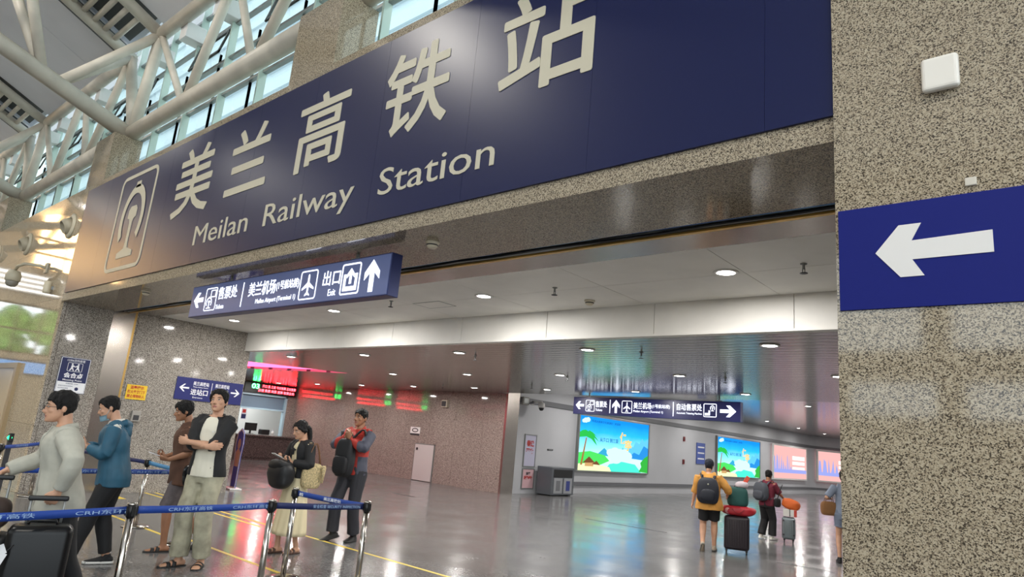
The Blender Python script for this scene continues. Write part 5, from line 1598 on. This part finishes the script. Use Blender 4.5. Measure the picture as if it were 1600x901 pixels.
# 2 man in teal jacket, mask at chin
f = Fig('man in teal hooded jacket with a lowered face mask looking at phone', (-7.55, 2.78), 93, 1.65, pel=(0, -.03), lean=(0, -.08), head=(-2, 20, 0), headoff=(0, -.035), girth=1.08,
        wl=(.08, -.30, 1.12), wr=(-.06, -.32, 1.13), el=(.6, .5, -.7), er=(-.6, .5, -.7), hl=(-.4, -.9, .35), hr=(.4, -.9, .35), curl=(.9, .9), al=(.1, -.26, .08), ar=(-.09, .04, .075), fl=(28, 0), fr=(4, 0), pn=((-.6, .3, .6), (.6, .3, .6)))
f.body()
f.trousers('trousers', BLACK_T, .02, mins=[(0, .0), (1, .072), (2, .068)])
f.top('shirt', WHITE_T, .006, sleeve=(0, .4))
TEAL = mat('teal windbreaker cloth', (34, 84, 108), .6, vary=(10, .06))
f.top('jacket', TEAL, .03, .80, (0, 1.93), 1.44, amp=.011, flare=.015, sadd=.022)
f.collar('shirt_collar', WHITE_T, .006, .05, .5)
bm = bmesh.new(); S = f.S
chain(bm, [f.neck + V((-.1, .02, -.03)), f.neck + V((-.07, .085, -.01)), f.neck + V((0, .115, -.03)), f.neck + V((.07, .085, -.01)), f.neck + V((.1, .02, -.03))], [.025, .04, .046, .04, .025], 12, ref=V((0, 0, 1)))
ellipsoid(bm, f.neck + V((0, .12, -.1)), .09, .04, .09)
remesh('jacket_hood', bm, TEAL, f.t, .009, 3, .006, 10)
f.shoes(BLACK_T, SOLEW)
f.hair(front=.182, temple=.15, side=.105, back=.04, thick=.009, top=.01, locks=8)
bm = bmesh.new(); R = []
for z in (-.012, .005, .025, .045):
    rg = []
    for k in range(13):
        a = -PI / 2 - 1.2 + 2.4 * k / 12; rx, yf, yb = prof(HEADP, max(.0, z)); rx, ry = max(rx, .05) + .014, .115
        rg.append(bm.verts.new(f.H(rx * math.cos(a) * 1.0, ry * math.sin(a) * 1.03 + .002, z)))
    R.append(rg)
for r1, r2 in zip(R, R[1:]):
    for k in range(12): bm.faces.new((r1[k], r1[k + 1], r2[k + 1], r2[k]))
bmesh.ops.solidify(bm, geom=bm.faces[:], thickness=.004)
MASK = mat('pale blue face mask', (172, 208, 224), .7); o = obj('face_mask', bm, MASK, f.t, True)
bm = bmesh.new()
for sx in (1, -1): add_tube(bm, [f.H(sx * .062, -.05, .03), f.H(sx * .078, -.01, .08), f.H(sx * .08, .02, .125)], .0018, 5)
obj('ear_loop', bm, MASK, o)
phone('pale phone held up by the man in the teal jacket', f, (0, -.415, 1.185), (0, -.5, .85), (0, .8, .5))

# 3 man in brown T-shirt and shorts
f = Fig('man in brown t-shirt and grey shorts walking with a phone', (-8.08, 3.67), 88, 1.68, skin=SKIN_DARK, lean=(0, -.03), head=(2, 12, 0), headoff=(0, -.045),
        wl=(.14, -.17, 1.0), wr=(-.1, -.2, 1.02), el=(.4, .7, -.5), er=(-.5, .5, -.5), hl=(-.25, -1, .15), hr=(.3, -.9, .2), curl=(.8, .8), al=(.09, -.06, .075), ar=(-.09, .3, .13), fl=(6, 0), fr=(-3, 38), pn=((-.6, 0, .7), (.6, 0, .7)))
f.body()
f.trousers('shorts', mat('grey plaid shorts', (92, 84, 86), .85, vary=(14, .12)), .02, 1.0, [(0, .0), (.5, .1), (1, .098)], amp=.008)
BROWN = mat('brown cotton', (88, 60, 46), .85, vary=(8, .06))
f.top('t_shirt', BROWN, .026, .76, (0, .95), amp=.011, flare=.02, sadd=.03)
f.sandals(RUBBER)
f.hair(front=.172, temple=.12, side=.09, back=.03, thick=.015, top=.014, amp=.008, locks=26)
phone('pale phone held by the man in the brown t-shirt', f, (.08, -.31, 1.045), (-.3, -.9, .25), (0, .3, .9))
brown = f

# 4 man in black jacket with crossed arms
f = Fig('man in open black jacket and washed jeans standing with crossed arms', (-7.2, 3.52), 34, 1.82, head=(12, -6, -4), girth=.94, sh=1.02,
        wl=(-.10, -.255, 1.245), wr=(.12, -.235, 1.215), el=(.8, -.1, -.8), er=(-.8, -.1, -.8), hl=(-1, .1, .12), hr=(1, .22, .1), curl=(.35, .45), al=(.1, .03, .078), ar=(-.1, -.05, .078), fl=(20, 0), fr=(-28, 0), pn=((0, 1, 0), (0, 1, 0)))
f.body()
JEAN = mat('washed olive jeans', (160, 155, 134), .85, vary=(7, .16))
f.trousers('jeans', JEAN, .018, 1.95, [(0, .0), (.6, .09), (1, .088), (2, .088)], amp=.011)
f.top('t_shirt', mat('cream white cotton', (226, 220, 202), .85), .016, .86, (0, .4), 1.455, amp=.007, flare=.018)
f.jacket('jacket', BLACK_T, .032, .87, 40, 1.2, .008, 1.47, .012, sadd=.026, tilt=6)
f.collar('jacket_collar', BLACK_T, .014, .045, .8)
obj('badge', B((.085, .115, -.158, -.15, 1.36, 1.375)), WHITE_T, f.t)
f.sandals(RUBBER)
f.hair(front=.182, temple=.13, side=.095, back=.03, thick=.013, top=.012, amp=.009, locks=22)

# 5 woman with phone, black bag and straw tote
f = Fig('woman in black cardigan and long cream dress looking at phone', (-7.5, 4.82), 52, 1.58, girth=.9, sh=.9, waist=.92, head=(-6, 20, 0), headoff=(0, -.02),
        wl=(.07, -.17, 1.06), wr=(-.1, -.17, 1.08), el=(.7, .3, -.6), er=(-.7, .3, -.6), hl=(-.45, -.8, .35), hr=(.3, -.9, .35), curl=(.8, .7), al=(.075, .07, .075), ar=(-.075, -.08, .075), fl=(6, 0), fr=(-10, 0), pn=((-.3, .3, .8), (.3, .2, .8)))
f.body()
CREAM = mat('cream dress cloth', (218, 204, 168), .85)
bm = bmesh.new(); S = f.S; R = []
for j in range(17):
    v = j / 16; z = 1.08 - (1.08 - .24) * v; rx = (.14 + .11 * v ** .8) * S; ry = (.1 + .11 * v ** .8) * S; rg = []
    for k in range(72):
        a = 2 * PI * k / 72; pl = 1 + .045 * v * math.sin(13 * a + 2 * v) + .03 * v * math.sin(5 * a + 1)
        rg.append(bm.verts.new(V((rx * math.cos(a) * pl, ry * math.sin(a) * pl, z * S))))
    R.append(rg)
skin(bm, R); obj('skirt', bm, CREAM, f.t, True)
f.top('bodice', CREAM, .008, .98, (0, .3), 1.45, amp=.004)
f.jacket('cardigan', BLACK_T, .022, .97, 30, 1.9, .007, 1.465, .015, sadd=.02)
obj('neck_bow', B((-.045, .045, -.128, -.112, 1.2, 1.222), (-.012, .012, -.132, -.11, 1.15, 1.235), bev=.006), BLACK_T, f.t)
f.sandals(mat('brown leather', (76, 50, 38), .6))


def braid(s, bm):
    S = s.S
    chain(bm, [s.H(.0, .09, .12), s.H(.02, .112, .07), s.H(.045, .1, .01), s.H(.06, .07, -.06), s.H(.07, .04, -.13), s.H(.072, .01, -.19)], [.05 * S, .042 * S, .032 * S, .028 * S, .024 * S, .008 * S], 10)
    for sx in (1, -1): chain(bm, [s.H(sx * .02, -.07, .2), s.H(sx * .062, -.065, .16), s.H(sx * .08, -.02, .11), s.H(sx * .07, .05, .08)], [.01 * S, .016 * S, .018 * S, .02 * S], 8)


f.hair(front=.182, temple=.14, side=.09, back=.03, thick=.013, top=.012, extra=braid)
bm = bmesh.new(); add_tube(bm, [f.H(.0, -.055, .236), f.H(.0, .0, .256), f.H(.0, .04, .25)], .0025, 6); obj('parting', bm, f.skin, f.t)
phone('white phone in the hands of the woman in the cream dress', f, (-.05, -.295, 1.125), (-.1, -.8, .35), (0, .4, .9), WHITE_PAINT)
rz = f.t.rotation_euler.z
t = thing('shoulder_bag', 'big soft black bag hanging from the woman\'s forearm', 'bag', world(f, (-.03, -.23, .74)), rz)
bm = bmesh.new(); softbag(bm, .38, .2, .34, seed=2, amp=.03, sq=.75); obj('bag_body', bm, mat('black nylon', (24, 24, 27), .5), t, True)
bm = bmesh.new(); softbag(bm, .3, .19, .13, seed=4, amp=.05, sq=.9); bmesh.ops.translate(bm, verts=bm.verts, vec=(-.01, -.015, .22)); obj('flap', bm, mat('black nylon flap', (20, 20, 22), .6), t, True)
strap('strap', arcpts((-.1, 0, .3), (.15, .0, .3), (0, .0, .1)), .025, .006, BLACK_T, t, (0, 1, 0))
t = thing('straw_tote', 'woven straw tote bag hanging from the woman\'s shoulder', 'bag', world(f, (.225, .03, .77)), rz + 1.2)
STRAW = mat('woven straw', (206, 186, 142), .9, bump=(130, 1.0), vary=(60, .2))
bm = bmesh.new(); softbag(bm, .25, .1, .3, seed=6, amp=.012, sq=.35); obj('bag_body', bm, STRAW, t, True)
bm = bmesh.new(); add_lathe(bm, [(.02, .0), (.03, -.03), (.012, -.2), (.001, -.21)], (.12, -.06, .28), n=10); obj('tassel', bm, STRAW, t, True)
for yy in (-.03, .03): strap('handle', arcpts((-.09, yy, .27), (.09, yy * .5, .27), (0, 0, .27)), .014, .008, mat('brown strap', (120, 84, 56), .6), t, (0, 1, 0))

# 6 man in red and grey jacket with a backpack held in front
f = Fig('man in red and grey jacket holding a black backpack to his chest', (-8.0, 6.03), 36, 1.81, skin=SKIN_DARK, head=(-4, -2, 0), girth=1.02, sh=1.05,
        wl=(.03, -.235, 1.375), wr=(-.04, -.215, 1.40), el=(1, -.1, -.75), er=(-1, -.1, -.75), hl=(-.3, -.25, .9), hr=(.35, -.3, .9), curl=(1.1, 1.1), al=(.09, .06, .078), ar=(-.13, -.13, .1), fl=(8, 0), fr=(-52, 18), pn=((-.3, 1, .2), (.3, 1, .2)))
f.body()
f.trousers('trousers', mat('dark grey trousers', (46, 46, 52), .8), .022, 1.95, [(0, .0), (.6, .092), (1, .084), (2, .08)], amp=.009)
REDJ = mat('red jacket cloth', (168, 48, 38), .7, vary=(8, .06)); GREYJ = mat('slate grey jacket cloth', (72, 74, 88), .7)
o = f.top('jacket', REDJ, .032, .86, (0, 1.93), 1.47, amp=.010, sadd=.028)
o.data.materials.append(GREYJ)
for p in o.data.polygons:
    c = p.center
    if abs(c.x) > .185 * f.S and c.z < 1.40 * f.S + .06 or (c.x > .12 and c.z < 1.15) or (abs(c.x) > .2): p.material_index = 1
f.collar('jacket_collar', REDJ, .016, .065, .4)
f.shoes(RUBBER, RUBBER, high=.02)
f.hair(front=.172, temple=.135, side=.11, back=.05, thick=.009, top=.014, locks=8)
rz = f.t.rotation_euler.z
t = thing('backpack', 'black backpack worn on the chest of the man in red', 'bag', world(f, (.0, -.25, .86)), rz)
BPK = mat('black backpack cloth', (22, 22, 26), .6)
bm = bmesh.new(); softbag(bm, .32, .17, .52, seed=3, amp=.014, sq=.4, taper=.14); obj('bag_body', bm, BPK, t, True)
bm = bmesh.new(); softbag(bm, .24, .08, .24, seed=5, amp=.014, sq=.4); bmesh.ops.translate(bm, verts=bm.verts, vec=(0, -.085, .04)); obj('front_pocket', bm, BPK, t, True)
strap('shoulder_strap', arcpts((.08, .0, .5), (.2, .17, .36), (.06, .02, .22), 12), .045, .012, BPK, t, (0, 1, 0))
strap('shoulder_strap', arcpts((-.08, .0, .48), (-.18, .14, .42), (-.02, .0, .16), 12), .045, .012, BPK, t, (0, 1, 0))
strap('grab_handle', arcpts((-.04, .03, .5), (.1, .03, .5), (0, 0, .1)), .02, .008, BPK, t, (0, 1, 0))

# 7 walker in mustard top, seen from behind
f = Fig('person in mustard top and black shorts walking away with a tall suitcase', (-5.2, 11.6), 180, 1.54, girth=1.16, sh=1.0, head=(-14, 6, 0), lean=(.02, -.03),
        wr=(-.3, -.17, .93), wl=(.3, -.08, .72), er=(-.6, .6, -.3), el=(.6, .6, 0), hr=(-.1, -.8, -.3), curl=(.5, .9), al=(.1, .13, .12), ar=(-.09, -.1, .075), fl=(6, 50), fr=(-6, 0), vox=.009)
f.body()
f.trousers('shorts', BLACK_T, .022, .8, [(0, .0), (.5, .112), (1, .1)], amp=.005)
f.top('t_shirt', mat('mustard cotton', (196, 140, 66), .85, vary=(7, .06)), .035, .78, (0, 1.25), amp=.013, flare=.03, sadd=.034)
f.shoes(mat('beige canvas', (176, 160, 140), .8), mat('grey rubber', (120, 116, 108), .8))
f.hair(front=.18, temple=.12, side=.085, back=.0, thick=.018, top=.02, m=mat('navy cap cloth', (22, 26, 40), .8), name='knitted_cap', amp=.004)
rz = f.t.rotation_euler.z
t = thing('backpack', 'dark navy backpack on the back of the person in mustard', 'bag', world(f, (.03, .175, .79)), rz)
NB = mat('dark navy nylon', (24, 28, 40), .6)
bm = bmesh.new(); softbag(bm, .42, .22, .44, seed=8, amp=.01, sq=.5, taper=.2); obj('bag_body', bm, NB, t, True)
bm = bmesh.new(); softbag(bm, .25, .08, .2, seed=9, amp=.01); bmesh.ops.translate(bm, verts=bm.verts, vec=(0, .085, .05)); obj('front_pocket', bm, NB, t, True)
bm = bmesh.new(); add_lathe(bm, [(.001, .106), (.014, .106), (.014, .112), (.001, .112)], (0, .0, .33), n=12, axis='Y'); obj('round_badge', bm, mat('pale badge', (190, 190, 170), .5), t)
for sx in (1, -1): strap('shoulder_strap', [(sx * .09, -.05, .4), (sx * .11, -.1, .47), (sx * .12, -.2, .5), (sx * .13, -.29, .42), (sx * .14, -.28, .25), (sx * .15, -.1, .06)], .045, .01, NB, t, (1, 0, 0))


def suitcase(label, x, y, rz, w, d, h, m, ribs, handle=None, trim=None, wheel=.045):
    t = thing('suitcase', label, 'suitcase', (x, y, 0), rz)
    z0 = wheel + .012
    bm = B((-w / 2, w / 2, -d / 2, d / 2, z0, z0 + h), bev=min(.05, d * .22), seg=4)
    o = obj('shell', bm, m, t, True)
    if ribs:
        bm = bmesh.new(); k = 0; n = int(w / .045)
        for j in range(n):
            xx = -w / 2 + .05 + (w - .1) * j / (n - 1)
            for s in (-1, 1): add_box(bm, xx - .008, xx + .008, s * d / 2 - .004, s * d / 2 + .005, z0 + .07, z0 + h - .06, bev=.003)
        o.data.update(); b2 = bmesh.new(); b2.from_mesh(o.data); me = bpy.data.meshes.new('r'); bm.to_mesh(me); b2.from_mesh(me); b2.to_mesh(o.data); b2.free(); bm.free(); bpy.data.meshes.remove(me)
    bm = bmesh.new(); add_box(bm, -w / 2 - .002, w / 2 + .002, -.006, .006, z0 + .03, z0 + h - .03); add_box(bm, -w / 2 + .05, w / 2 - .05, -.006, .006, z0 - .001, z0 + h + .002); obj('zip_seam', bm, BLACK, t)
    for sx in (-1, 1):
        for sy in (-1, 1):
            c = (sx * (w / 2 - .045), sy * (d / 2 - .045))
            bm = bmesh.new(); add_box(bm, c[0] - .02, c[0] + .02, c[1] - .02, c[1] + .02, z0 - .02, z0 + .012, bev=.004); fk = obj('caster', bm, BLACK, t)
            bm = bmesh.new(); add_lathe(bm, [(.001, -.012), (.5 * wheel, -.012), (.5 * wheel, .012), (.001, .012)], (c[0], c[1], .5 * wheel), n=16, axis='X'); obj('wheel', bm, RUBBER, fk, True)
    bm = bmesh.new(); add_tube(bm, [(-.08, 0, z0 + h), (-.07, 0, z0 + h + .025), (.07, 0, z0 + h + .025), (.08, 0, z0 + h)], .009, 8); obj('top_grip', bm, BLACK, t)
    if handle:
        hw, hz = handle
        for sx in (-1, 1):
            bm = bmesh.new(); add_tube(bm, [(sx * hw, d * .3, z0 + h - .02), (sx * hw, d * .3, hz)], .008, 8); obj('handle_pole', bm, ALU, t)
        bm = bmesh.new(); add_box(bm, -hw - .02, hw + .02, d * .3 - .016, d * .3 + .016, hz - .012, hz + .02, bev=.01, seg=3); obj('pull_handle', bm, BLACK, t, True)
    return t


GLOSSB = mat('glossy black shell', (12, 12, 14), .32, spec=.3)
# near suitcase of man 1
rz1 = -.226 + PI / 2 + .0
a = suitcase('glossy black cabin suitcase with a red band beside the first barrier post', -5.29, 1.56, 1.28, .36, .22, .69, GLOSSB, False, (.095, .9))
obj('red_band', B((-.183, .183, -.113, .113, .4, .418)), mat('red band', (186, 74, 60), .5), a)
a = suitcase('dark suitcase at the photo\'s left edge under the brown bag', -5.62, 1.30, 1.28, .36, .24, .6, mat('charcoal shell', (30, 29, 30), .4), True, (.1, 1.0))
t = thing('travel_bag', 'dark brown travel bag lying on the suitcase at the left edge', 'bag', (-5.60, 1.27, .685), 1.28)
bm = bmesh.new(); softbag(bm, .36, .2, .2, seed=12, sq=.4); obj('bag_body', bm, mat('dark brown cloth', (58, 44, 38), .7), t, True)
strap('handle', arcpts((-.1, -.02, .18), (.1, -.02, .18), (0, 0, .05)), .02, .006, BLACK_T, t, (0, 1, 0))
t = thing('luggage_tag', 'white paper luggage tag looped on the black cabin suitcase', 'tag', (-5.2, 1.34, .55), 1.28)
bm = bmesh.new(); add_box(bm, -.11, .05, -.002, .0, .03, .09); bmesh.ops.rotate(bm, verts=bm.verts, matrix=Matrix.Rotation(-.45, 3, 'Y')); obj('tag_sheet', bm, mat('white paper', (224, 224, 226), .6), t)
bm = bmesh.new(); add_box(bm, -.03, .02, -.006, -.004, -.12, .05); bmesh.ops.rotate(bm, verts=bm.verts, matrix=Matrix.Rotation(.35, 3, 'Y')); obj('tag_end', bm, mat('white paper', (224, 224, 226), .6), t)
bm = bmesh.new(); add_tube(bm, [(.03, 0, .06), (.07, .06, .1), (.08, .12, .08)], .003, 6); obj('loop', bm, BLACK, t)
# brown man's black bag
t = thing('plastic_bag', 'shiny black bag hanging at the hip of the man in brown', 'bag', world(brown, (.3, .13, .72)), brown.t.rotation_euler.z + 1.3)
bm = bmesh.new(); softbag(bm, .3, .13, .26, seed=15, amp=.03, sq=.6); obj('bag_body', bm, mat('shiny black plastic', (16, 16, 18), .22), t, True)
strap('handle', arcpts((-.06, 0, .25), (.06, 0, .25), (0, 0, .32)), .014, .006, BLACK_T, t, (0, 1, 0))
# tall suitcase with the bags on it
rz2 = .38
a = suitcase('tall plum black ribbed suitcase under the red and green bags', -4.87, 12.0, rz2, .42, .27, .56, mat('plum black shell', (38, 30, 36), .4), True, None)
t = thing('red_bag', 'soft red bag lying across the tall plum suitcase', 'bag', (-4.85, 12.0, .62), rz2)
bm = bmesh.new(); softbag(bm, .58, .26, .17, seed=21, amp=.03, sq=.6); obj('bag_body', bm, mat('red nylon', (168, 32, 44), .5), t, True)
bm = bmesh.new(); add_lathe(bm, [(.001, 0), (.05, 0), (.05, .006), (.001, .006)], (-.17, -.115, .08), n=16, axis='Y'); obj('pale_print', bm, mat('pale print', (214, 160, 160), .6), t)
strap('handle', arcpts((-.1, -.13, .12), (.1, -.13, .12), (0, -.02, -.07)), .02, .006, mat('red webbing', (130, 24, 34), .6), t, (0, 1, 0))
t = thing('green_bag', 'dark green square bag standing on the red bag', 'bag', (-4.86, 12.0, .775), rz2)
bm = bmesh.new(); softbag(bm, .38, .22, .33, seed=23, amp=.008, sq=.32, taper=.1); obj('bag_body', bm, mat('dark green cloth', (24, 74, 70), .7), t, True)
strap('handle', arcpts((-.08, 0, .31), (.08, 0, .31), (0, .03, .06)), .02, .006, BLACK_T, t, (0, 1, 0))
t = thing('paper_bundle', 'crumpled white paper and orange packet on top of the green bag', 'packet', (-4.8, 12.02, 1.09), rz2)
bm = bmesh.new(); softbag(bm, .2, .14, .12, seed=29, amp=.06, sq=.9); obj('paper', bm, mat('crumpled paper', (206, 196, 204), .7), t, True)
bm = bmesh.new(); add_box(bm, -.035, .035, -.02, .02, .06, .24, bev=.006); bmesh.ops.rotate(bm, verts=bm.verts, matrix=Matrix.Rotation(.5, 3, 'Y')); obj('orange_packet', bm, mat('orange red packet', (214, 84, 62), .5), t)

# 8 walker in burgundy top with the silver suitcase
f = Fig('person in burgundy top and black trousers pushing a small silver suitcase', (-5.42, 14.95), -140, 1.42, skin=SKIN_DARK, girth=1.1, lean=(0, -.05), head=(14, 8, 0),
        wr=(-.16, -.34, .86), wl=(.18, -.2, .8), er=(-.5, .7, -.2), el=(.5, .6, 0), hr=(0, -.8, -.5), curl=(.6, .9), al=(.09, .06, .075), ar=(-.08, -.08, .07), vox=.009)
f.body()
f.trousers('trousers', BLACK_T, .02, 1.95, [(0, .0), (.5, .105), (1, .1), (2, .1)], amp=.006)
f.top('t_shirt', mat('burgundy cotton', (104, 30, 48), .85), .026, .84, (0, .95), amp=.01, sadd=.03)
f.shoes(WHITE_T, SOLEW)
f.hair(front=.17, temple=.12, side=.08, back=.02, thick=.016, top=.018)
rz = f.t.rotation_euler.z
t = thing('backpack', 'grey backpack on the back of the person in burgundy', 'bag', world(f, (.0, .18, .78)), rz)
GB = mat('charcoal grey nylon', (64, 68, 76), .7)
bm = bmesh.new(); softbag(bm, .34, .2, .38, seed=31, amp=.018, sq=.45, taper=.1); obj('bag_body', bm, GB, t, True)
bm = bmesh.new(); softbag(bm, .26, .08, .18, seed=32); bmesh.ops.translate(bm, verts=bm.verts, vec=(0, .085, .03)); obj('front_pocket', bm, GB, t, True)
for sx in (1, -1): strap('shoulder_strap', [(sx * .09, -.06, .33), (sx * .1, -.14, .4), (sx * .11, -.25, .39), (sx * .12, -.31, .26), (sx * .13, -.26, .1), (sx * .14, -.1, .04)], .04, .01, GB, t, (1, 0, 0))
t = thing('crossbody_pouch', 'small black pouch at the hip of the person in burgundy', 'bag', world(f, (-.23, -.06, .68)), rz + 1.4)
bm = bmesh.new(); softbag(bm, .15, .07, .18, seed=33, sq=.4); obj('bag_body', bm, BLACK_T, t, True)
strap('strap', [(0, 0, .17), (-.03, .04, .35), (-.06, .08, .47)], .02, .005, BLACK_T, t, (0, 1, 0))
rz3 = .33
SILV = mat('brushed silver shell', (132, 142, 146), .3, .7)
a = suitcase('small silver suitcase under the white box and orange bag', -5.0, 15.06, rz3, .26, .2, .44, SILV, True, None, wheel=.05)
for sx in (-1, 1):
    for z in (.14, .42): obj('latch', B((sx * .1 - .015, sx * .1 + .015, -.112, -.1, z, z + .03)), DARK, a)
t = thing('white_box', 'white and red cardboard box strapped on the silver suitcase', 'box', (-4.98, 15.07, .52), rz3)
obj('carton', B((-.13, .13, -.09, .09, 0, .14), bev=.004), mat('white carton', (208, 206, 200), .6), t); obj('red_end', B((.08, .134, -.094, .094, .002, .138)), mat('red carton', (180, 62, 50), .6), t); obj('band', B((-.008, .008, -.093, .093, -.001, .142)), DARK, t)
t = thing('orange_bag', 'soft orange bag on top of the white box', 'bag', (-4.96, 15.07, .655), rz3)
bm = bmesh.new(); softbag(bm, .34, .2, .22, seed=36, amp=.04, sq=.7); bmesh.ops.rotate(bm, verts=bm.verts, cent=(0, 0, .1), matrix=Matrix.Rotation(.25, 3, 'Y')); obj('bag_body', bm, mat('orange nylon', (206, 96, 34), .6), t, True)
strap('handle', arcpts((-.06, 0, .2), (.06, 0, .18), (0, 0, .05)), .02, .006, mat('dark orange webbing', (140, 70, 34), .6), t, (0, 1, 0))

# 9 passer-by mostly hidden by the pillar
f = Fig('passer-by in denim shorts half hidden by the granite pillar', (-3.43, 13.22), 172, 1.56, girth=.95, sh=.92,
        wl=(.2, -.12, 1.05), wr=(-.2, -.05, .75), el=(.5, .6, -.3), er=(-.4, .6, 0), hl=(.1, -.9, .2), curl=(.9, .5), al=(.1, .05, .075), ar=(-.08, -.1, .075), vox=.009)
f.body()
f.trousers('shorts', mat('denim shorts', (112, 122, 140), .85), .02, .6, [(0, .0), (.6, .1), (1, .1)])
f.top('blouse', mat('grey blue blouse', (130, 140, 158), .85), .02, .9, (0, .9), amp=.008)
f.shoes(BLACK_T, RUBBER)
f.hair(front=.18, temple=.13, side=.08, back=-.04, thick=.016)
t = thing('straw_handbag', 'tan straw handbag showing beside the granite pillar edge', 'bag', world(f, (.25, .0, .76)), f.t.rotation_euler.z + .2)
bm = bmesh.new(); softbag(bm, .3, .14, .24, seed=41, sq=.4, taper=.12); obj('bag_body', bm, mat('tan straw', (146, 104, 66), .9, bump=(120, .8)), t, True)
for yy in (-.04, .04): strap('handle', arcpts((-.07, yy, .23), (.07, yy, .23), (0, 0, .16)), .014, .007, mat('tan leather', (120, 80, 50), .6), t, (0, 1, 0))
